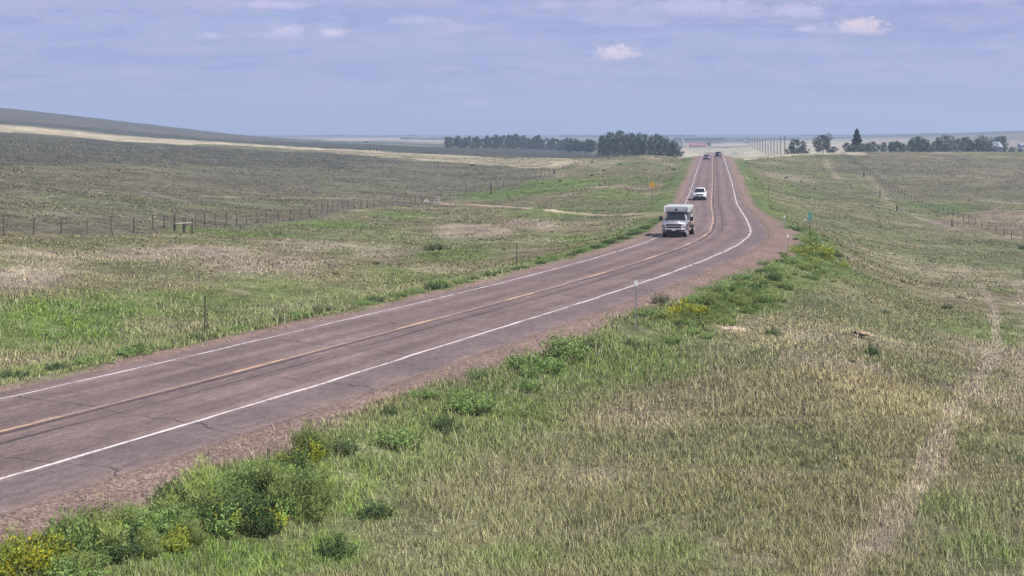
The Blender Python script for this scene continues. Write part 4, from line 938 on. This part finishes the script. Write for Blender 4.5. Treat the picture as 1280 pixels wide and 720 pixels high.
def car(P, rz, paint, label, cat, L=4.7, wd=1.9, ht=1.72, kind='suv', rear=False, name='car'):
    r = empty(name, P, rz, label, cat); h = L/2; s_ = ht/1.72; hood = 1.05*s_ if kind == 'suv' else .92*s_; belt = 1.08*s_ if kind == 'suv' else .95*s_
    poly = [(-h,.45),(-h+.01,.70),(-h+.08,hood-.10),(-h+.3,hood-.02),(-h+1.05,hood+.03),(-h+1.25,belt),(h-.25,belt+.02),(h-.04,belt-.08),(h,.75),(h-.02,.42),(h-.45,.36)] + arch(h-.95,.40,.34)[::-1] + [(h-1.4,.28),(-h+1.35,.28)] + arch(-h+.93,.40,.34)[::-1] + [(-h+.45,.34)]
    MB().prism(poly, -wd/2, wd/2).build('body', paint, r, .08, True, 3)
    gt = (-h+1.95, h-.55) if kind == 'suv' else (-h+2.0, h-1.35); gb = (-h+1.2, h-.12) if kind == 'suv' else (-h+1.15, h-.55)
    greenhouse(r, paint, wd*.94, gb, gt, wd*.74, belt-.02, ht)
    z = hood-.20
    MB().box((0,-h-.005,z), (wd*.54,.05,.20)).build('grille', M['black'], r, .01)
    MB().box((0,-h-.012,z+.005), (wd*.50,.05,.03)).build('grille_bar', M['chrome'], r)
    MB().box((0,-h-.01,.47), (wd*.74,.07,.26)).build('lower_intake', M['black'], r, .02)
    MB().box((0,-h+.10,.30), (wd*.86,.2,.12)).build('air_dam', M['black'], r, .02)
    MB().box((0,-h-.03,.55), (.30,.02,.12)).build('number_plate', M['white_paint'], r)
    for s in (-1, 1):
        MB().hexa([(s*wd*.28,-h-.015,z-.07),(s*wd*.46,-h+.04,z-.06),(s*wd*.492,-h+.35,z-.04),(s*wd*.28,-h+.3,z-.06),(s*wd*.28,-h-.005,z+.08),(s*wd*.47,-h+.05,z+.09),(s*wd*.494,-h+.35,z+.10),(s*wd*.28,-h+.3,z+.08)]).build('headlight', M['lamp'], r, .01)
        MB().box((s*wd*.40,-h-.002,.50), (.16,.06,.10)).build('fog_lamp', M['black'], r, .01)
        a = MB(); a.box((s*(wd/2+.10),-h+1.55,belt+.08), (.22,.12,.16)); a.build('mirror', paint, r, .03)
        MB().box((s*wd*.43,h-.02,belt-.14), (.20,.08,.22)).build('tail_light', M['tail'], r, .01)
        for y in (-h+.93, h-.95): wheel(r, s*(wd/2-.10), y, .36, .24, s)
        MB().box((s*wd*.30,.35,ht+.035), (.04,1.7,.03)).build('roof_rail', M['black'], r)
    MB().box((0,h+.005,.55), (wd*.7,.05,.18)).build('rear_bumper', M['black'], r, .02)
def place(px, py, lane):                      # on the road, in the lane whose wheels touch photo row py
    best = None
    for t in np.arange(60, 520, .25):
        cx = np.interp(t, RY_, RXX); sl = np.interp(t, RY_, RSL); n = math.hypot(1, sl); x = cx+lane/n; y = t-lane*sl/n; z = float(road_z(t))+.02-abs(lane)*.012
        e = abs(HOR+F*(CZ-z)/y-py)
        if best is None or e < best[0]: best = (e, x, y, z, math.atan(sl), 640+F*x/y)
    print('place', px, best)
    return Vector(best[1:4]), best[4]
p, a = place(845, 294.5, -2.25); pickup(p, -a)
p, a = place(873.5, 249.5, -1.75); car(p, -a, M['white'], 'white sport utility vehicle with dark windshield, following the pickup truck', 'car', 4.8, 1.94, 1.76, name='white_car')
p, a = place(880.5, 199.8, -1.8); car(p, -a, M['grey_car'], 'small grey oncoming car with a white glint just below the road crest', 'car', 4.6, 1.9, 1.60, 'suv', name='grey_car')
p, a = place(897, 196.4, 1.8); car(p, math.pi-a, M['black_car'], 'black vehicle driving away over the road crest', 'car', 4.7, 1.95, 1.80, name='black_car')

# ------------------------------------------------------------------ the animal lying in the right grass
def animal():
    P = at(1078, 423); k = P.y/F
    r = empty('animal', P+Vector((0,0,.12)), R(-8), 'small tan and black animal lying on its side in the grass', 'animal')
    me = bpy.data.meshes.new('body'); J = [((0,0,.14),.20),((.32,0,.15),.19),((.50,-.03,.14),.15),((-.28,0,.15),.18),((-.46,.02,.20),.12),((-.60,0,.24),.105),((-.74,-.03,.20),.055),
          ((.52,-.22,.08),.075),((.74,-.34,.04),.042),((.98,-.30,.03),.026),((.50,-.10,.10),.08),((.62,-.36,.03),.04),((.66,-.56,.02),.024),
          ((-.24,-.22,.08),.06),((-.16,-.42,.04),.036),((-.20,-.60,.02),.022),((-.34,-.20,.09),.055),((-.44,-.40,.03),.034),((-.40,-.58,.02),.02),((.68,.04,.12),.03),((.86,.10,.10),.022),
          ((-.58,.06,.34),.04),((-.58,.09,.42),.014),((-.60,-.06,.34),.04),((-.60,-.09,.42),.014)]
    E = [(0,1),(1,2),(0,3),(3,4),(4,5),(5,6),(2,7),(7,8),(8,9),(2,10),(10,11),(11,12),(3,13),(13,14),(14,15),(3,16),(16,17),(17,18),(2,19),(19,20),(5,21),(21,22),(5,23),(23,24)]
    me.from_pydata([j[0] for j in J], E, []); o = bpy.data.objects.new('body', me); COL.objects.link(o)
    sk = o.modifiers.new('Skin', 'SKIN'); 
    for v, j in zip(me.skin_vertices[0].data, J): v.radius = (j[1], j[1]*.9)
    me.skin_vertices[0].data[0].use_root = True
    o.modifiers.new('Sub', 'SUBSURF').levels = 1; o.modifiers['Sub'].render_levels = 2
    dg = bpy.context.evaluated_depsgraph_get(); nm = bpy.data.meshes.new_from_object(o.evaluated_get(dg)); o.modifiers.clear(); o.data = nm
    for m in ('fur_tan', 'fur_dark', 'fur_pale'): nm.materials.append(M[m])
    for p in nm.polygons:
        c = p.center; p.use_smooth = True
        p.material_index = 1 if (c.x < -.40 and c.y > -.15) or (c.x < .25 and c.z < .16 and c.y > -.3) or (-.30 < c.x < -.12) else 2 if (c.x > .70 or c.y < -.35) else 0
    o.parent = r; s = 26*k/1.75; r.scale = (s, s, s)
animal()
# bare pale clods by the yellow flowers
for dx, w in ((-7, .5), (4, .62), (13, .4)):
    P = at(912+dx, 412); me = bpy.data.meshes.new('clod'); b = bmesh.new(); bmesh.ops.create_icosphere(b, subdivisions=3, radius=.5)
    for v in b.verts: v.co *= 1+.35*(math.sin(v.co.x*7+dx)*math.sin(v.co.y*6)+.3*math.sin(v.co.z*15))*.6; v.co.z *= .45
    b.to_mesh(me); b.free(); me.materials.append(M['stone']); o = bpy.data.objects.new('pale_rock', me); COL.objects.link(o); o.location = P; o.scale = (w, w, w)
    tag(o, 'pale tan rock half buried beside the yellow weeds', 'rock', 'pale rocks by the yellow weeds')

# ------------------------------------------------------------------ haze, sky, sun, camera
hz = MB().box((0,0,5), (28600,28600,190)).build('haze', M['white'], None)
hm = bpy.data.materials.new('haze'); hm.use_nodes = True; nt = hm.node_tree; nt.nodes.clear(); g = NT(nt)
pv = g.n('ShaderNodeVolumePrincipled', {'Color': (.60,.76,1.0,1), 'Density': .00031, 'Anisotropy': .1})
oo = nt.nodes.new('ShaderNodeOutputMaterial'); nt.links.new(pv.outputs[0], oo.inputs['Volume'])
hz.data.materials.clear(); hz.data.materials.append(hm); tag(hz, 'thin blue summer haze over the prairie', 'haze', kind='stuff')

SUN_EL, SUN_AZ = 54.0, 114.0                   # azimuth clockwise from the view direction (+y)
w = bpy.data.worlds.new('World'); scene.world = w; w.use_nodes = True; nt = w.node_tree; nt.nodes.clear(); g = NT(nt)
sky = g.n('ShaderNodeTexSky', sky_type='NISHITA', sun_disc=False, sun_elevation=R(SUN_EL), sun_rotation=R(SUN_AZ), altitude=900, air_density=1.0, dust_density=1.6, ozone_density=2.0).outputs[0]
tc = g.n('ShaderNodeTexCoord').outputs['Generated']; sp = g.n('ShaderNodeSeparateXYZ', {0: tc}); dx, dy, dz = sp.outputs
zz = g.m('MAXIMUM', g.m('ADD', dz, .05), .02)
pl = g.n('ShaderNodeCombineXYZ', {0: g.m('DIVIDE', dx, zz), 1: g.m('DIVIDE', dy, zz), 2: 0.0}).outputs[0]
veil_n = g.noise(g.n('ShaderNodeMapping', {'Vector': pl, 'Scale': (.55, .8, 1)}).outputs[0], 1.0, 6, .6, .4)
elev = g.sstep(dz, 0.0, .11)
SC = 7.45                                      # colours below are multiplied by the strength of 0.1
def rgb(c): return tuple(x*SC for x in c)
base = g.mix(.80, sky, rgb((.345,.388,.662)))
base = g.mix(g.m('MULTIPLY', g.sstep(dz, .005, .05, 1, 0), .55), base, rgb((.41,.465,.735)))
base = g.mix(g.m('MULTIPLY', g.sstep(veil_n, .40, .68), .55), base, rgb((.45,.45,.70)))
base = g.mix(g.m('MULTIPLY', g.sstep(veil_n, .50, .36), .35), base, rgb((.27,.33,.61)))
# layered cloud, upper right
ty = g.m('MAXIMUM', dy, .05); tx = g.m('DIVIDE', dx, ty); tz = g.m('DIVIDE', dz, ty)
tv = g.n('ShaderNodeCombineXYZ', {0: tx, 1: g.m('MULTIPLY', tz, 3.2), 2: 0.0}).outputs[0]
cn = g.noise(tv, 7.5, 7, .58, .3)
reg = g.m('MULTIPLY', g.sstep(tz, .060, .092), g.sstep(tx, -.05, .20))
lay = g.m('MULTIPLY', g.sstep(g.m('ADD', cn, g.m('MULTIPLY', reg, .10)), .50, .60), reg)
base = g.mix(g.m('MULTIPLY', lay, .85), base, rgb((.30,.345,.60)))
lit = g.m('MULTIPLY', g.m('MULTIPLY', g.sstep(g.noise(tv, 16, 8, .68, .2), .49, .66), g.sstep(tz, .055, .09)), .65)
base = g.mix(g.m('MULTIPLY', lit, g.sstep(tx, -.5, .1, .35, 1)), base, rgb((.56,.54,.74)))
strk = g.noise(g.n('ShaderNodeCombineXYZ', {0: g.m('MULTIPLY', tx, 2.2), 1: g.m('MULTIPLY', tz, 30.0), 2: 2.0}).outputs[0], 1.6, 6, .6, .3)
base = g.mix(g.m('MULTIPLY', g.sstep(strk, .48, .64), .55), base, rgb((.45,.45,.69)))
base = g.mix(g.m('MULTIPLY', g.sstep(strk, .48, .34), .45), base, rgb((.285,.345,.615)))
tvm = g.n('ShaderNodeCombineXYZ', {0: tx, 1: g.m('MULTIPLY', tz, 4.0), 2: 3.3}).outputs[0]
mid = g.m('ADD', g.m('MULTIPLY', g.noise(tvm, 13, 8, .68, .3), .6), g.m('MULTIPLY', g.noise(tvm, 42, 8, .68, .2), .4))
up_ = g.sstep(tz, .012, .05)
base = g.mix(g.m('MULTIPLY', g.m('MULTIPLY', g.sstep(mid, .49, .60), up_), .75), base, rgb((.49,.465,.70)))
base = g.mix(g.m('MULTIPLY', g.m('MULTIPLY', g.sstep(mid, .49, .38), up_), .55), base, rgb((.275,.335,.61)))
# small cumulus heaps
tvi = g.n('ShaderNodeCombineXYZ', {0: tx, 1: g.m('MULTIPLY', tz, 1.5), 2: .7}).outputs[0]
n_e = g.m('ADD', g.m('MULTIPLY', g.noise(tv, 55, 6, .65), .35), g.m('MULTIPLY', g.noise(tvi, 120, 8, .66), .75)); n_f = g.noise(tvi, 330, 6, .65)
for px, py, rx, ry, k, c in ((1180,14,170,16,.55,(.255,.30,.52)),(905,33,95,4.5,.8,(.235,.285,.53)),(1130,41,140,6,.55,(.25,.30,.53)),(820,37,60,4,.6,(.25,.30,.54)),(860,15,80,14,.75,(.40,.41,.62)),(760,8,45,10,.6,(.41,.40,.60)),(935,19,40,9,.7,(.44,.43,.62)),(660,42,70,5,.4,(.26,.31,.55)),(730,60,60,4,.4,(.26,.31,.55)),(560,20,50,4,.35,(.27,.32,.56)),(310,50,70,4,.35,(.27,.32,.56)),(420,52,50,3.5,.4,(.27,.32,.56)),(60,40,60,5,.3,(.28,.33,.57)),(1060,72,90,6,.35,(.27,.32,.56)),(770,69,33,16,1.0,(.66,.56,.66)),(742,75,20,6,.4,(.48,.47,.68)),(1078,36,40,20,1.0,(.64,.53,.62)),(1050,40,40,9,.45,(.46,.46,.66)),(414,43,22,10,.9,(.58,.53,.70)),(358,41,25,14,.8,(.54,.50,.68)),(262,46,20,8,.7,(.50,.49,.69)),(335,46,40,6,.35,(.46,.46,.68)),(1005,37,20,8,.75,(.56,.50,.66)),(1000,16,44,18,.7,(.50,.47,.67)),(870,12,100,20,.7,(.46,.44,.66)),(595,132,26,11,.7,(.50,.46,.64)),(435,109,12,4,.4,(.50,.47,.65)),(520,28,50,11,.6,(.48,.46,.66)),(345,8,60,10,.75,(.52,.47,.65)),(100,118,26,7,.35,(.46,.44,.65)),(20,110,30,10,.4,(.47,.44,.64)),(160,104,18,3,.4,(.47,.45,.66)),(690,8,34,9,.4,(.50,.46,.65)),(1250,58,50,8,.3,(.45,.44,.65)),(880,128,60,5,.25,(.45,.43,.65))):
    cx, cz = (px-640)/F, (HOR-py)/F
    a = g.m('DIVIDE', g.m('SUBTRACT', tx, cx), rx/F); b_ = g.m('DIVIDE', g.m('SUBTRACT', tz, cz), ry/F)
    b2 = g.m('MULTIPLY', b_, g.m('ADD', 1.0, g.m('MULTIPLY', g.m('LESS_THAN', b_, 0.0), .55)))
    q = g.m('SQRT', g.m('ADD', g.m('MULTIPLY', a, a), g.m('MULTIPLY', b2, b2)))
    q = g.m('ADD', q, g.m('ADD', g.m('MULTIPLY', g.m('SUBTRACT', n_e, .5), 2.5), g.m('MULTIPLY', g.m('SUBTRACT', n_f, .5), .8)))
    msk = g.m('MULTIPLY', g.m('MULTIPLY', g.sstep(q, .45, 1.15, 1, 0), k), g.m('GREATER_THAN', dy, .1))
    tone = g.mix(g.sstep(g.m('ADD', b_, g.m('MULTIPLY', g.m('SUBTRACT', n_f, .5), 2.2)), -.9, .35), rgb((.38,.40,.63)), rgb(tuple(min(1, x*1.22) for x in c)))
    base = g.mix(msk, base, tone)
g.n('ShaderNodeOutputWorld', {'Surface': g.n('ShaderNodeBackground', {'Color': base, 'Strength': .1}).outputs[0]})

sl = bpy.data.lights.new('sun', 'SUN'); sl.energy = 4.7; sl.angle = R(.6); sl.color = (1, .94, .86)
so = bpy.data.objects.new('sun', sl); COL.objects.link(so)
dirv = Vector((math.sin(R(SUN_AZ))*math.cos(R(SUN_EL)), math.cos(R(SUN_AZ))*math.cos(R(SUN_EL)), math.sin(R(SUN_EL))))
so.rotation_euler = dirv.to_track_quat('Z', 'Y').to_euler(); so.location = (200, 0, 300)

cd = bpy.data.cameras.new('camera'); cam = bpy.data.objects.new('camera', cd); COL.objects.link(cam); scene.camera = cam
cam.location = (0, 0, CZ); cam.rotation_euler = (R(90), 0, 0); cd.sensor_width = 36; cd.lens = 36*F/1280; cd.shift_y = -(360-HOR)/1280; cd.clip_start = .5; cd.clip_end = 40000
vs = scene.view_settings; vs.view_transform = 'Standard'; vs.look = 'None'; vs.gamma = 1; vs.exposure = 0.5
scene.cycles.volume_bounces = 0
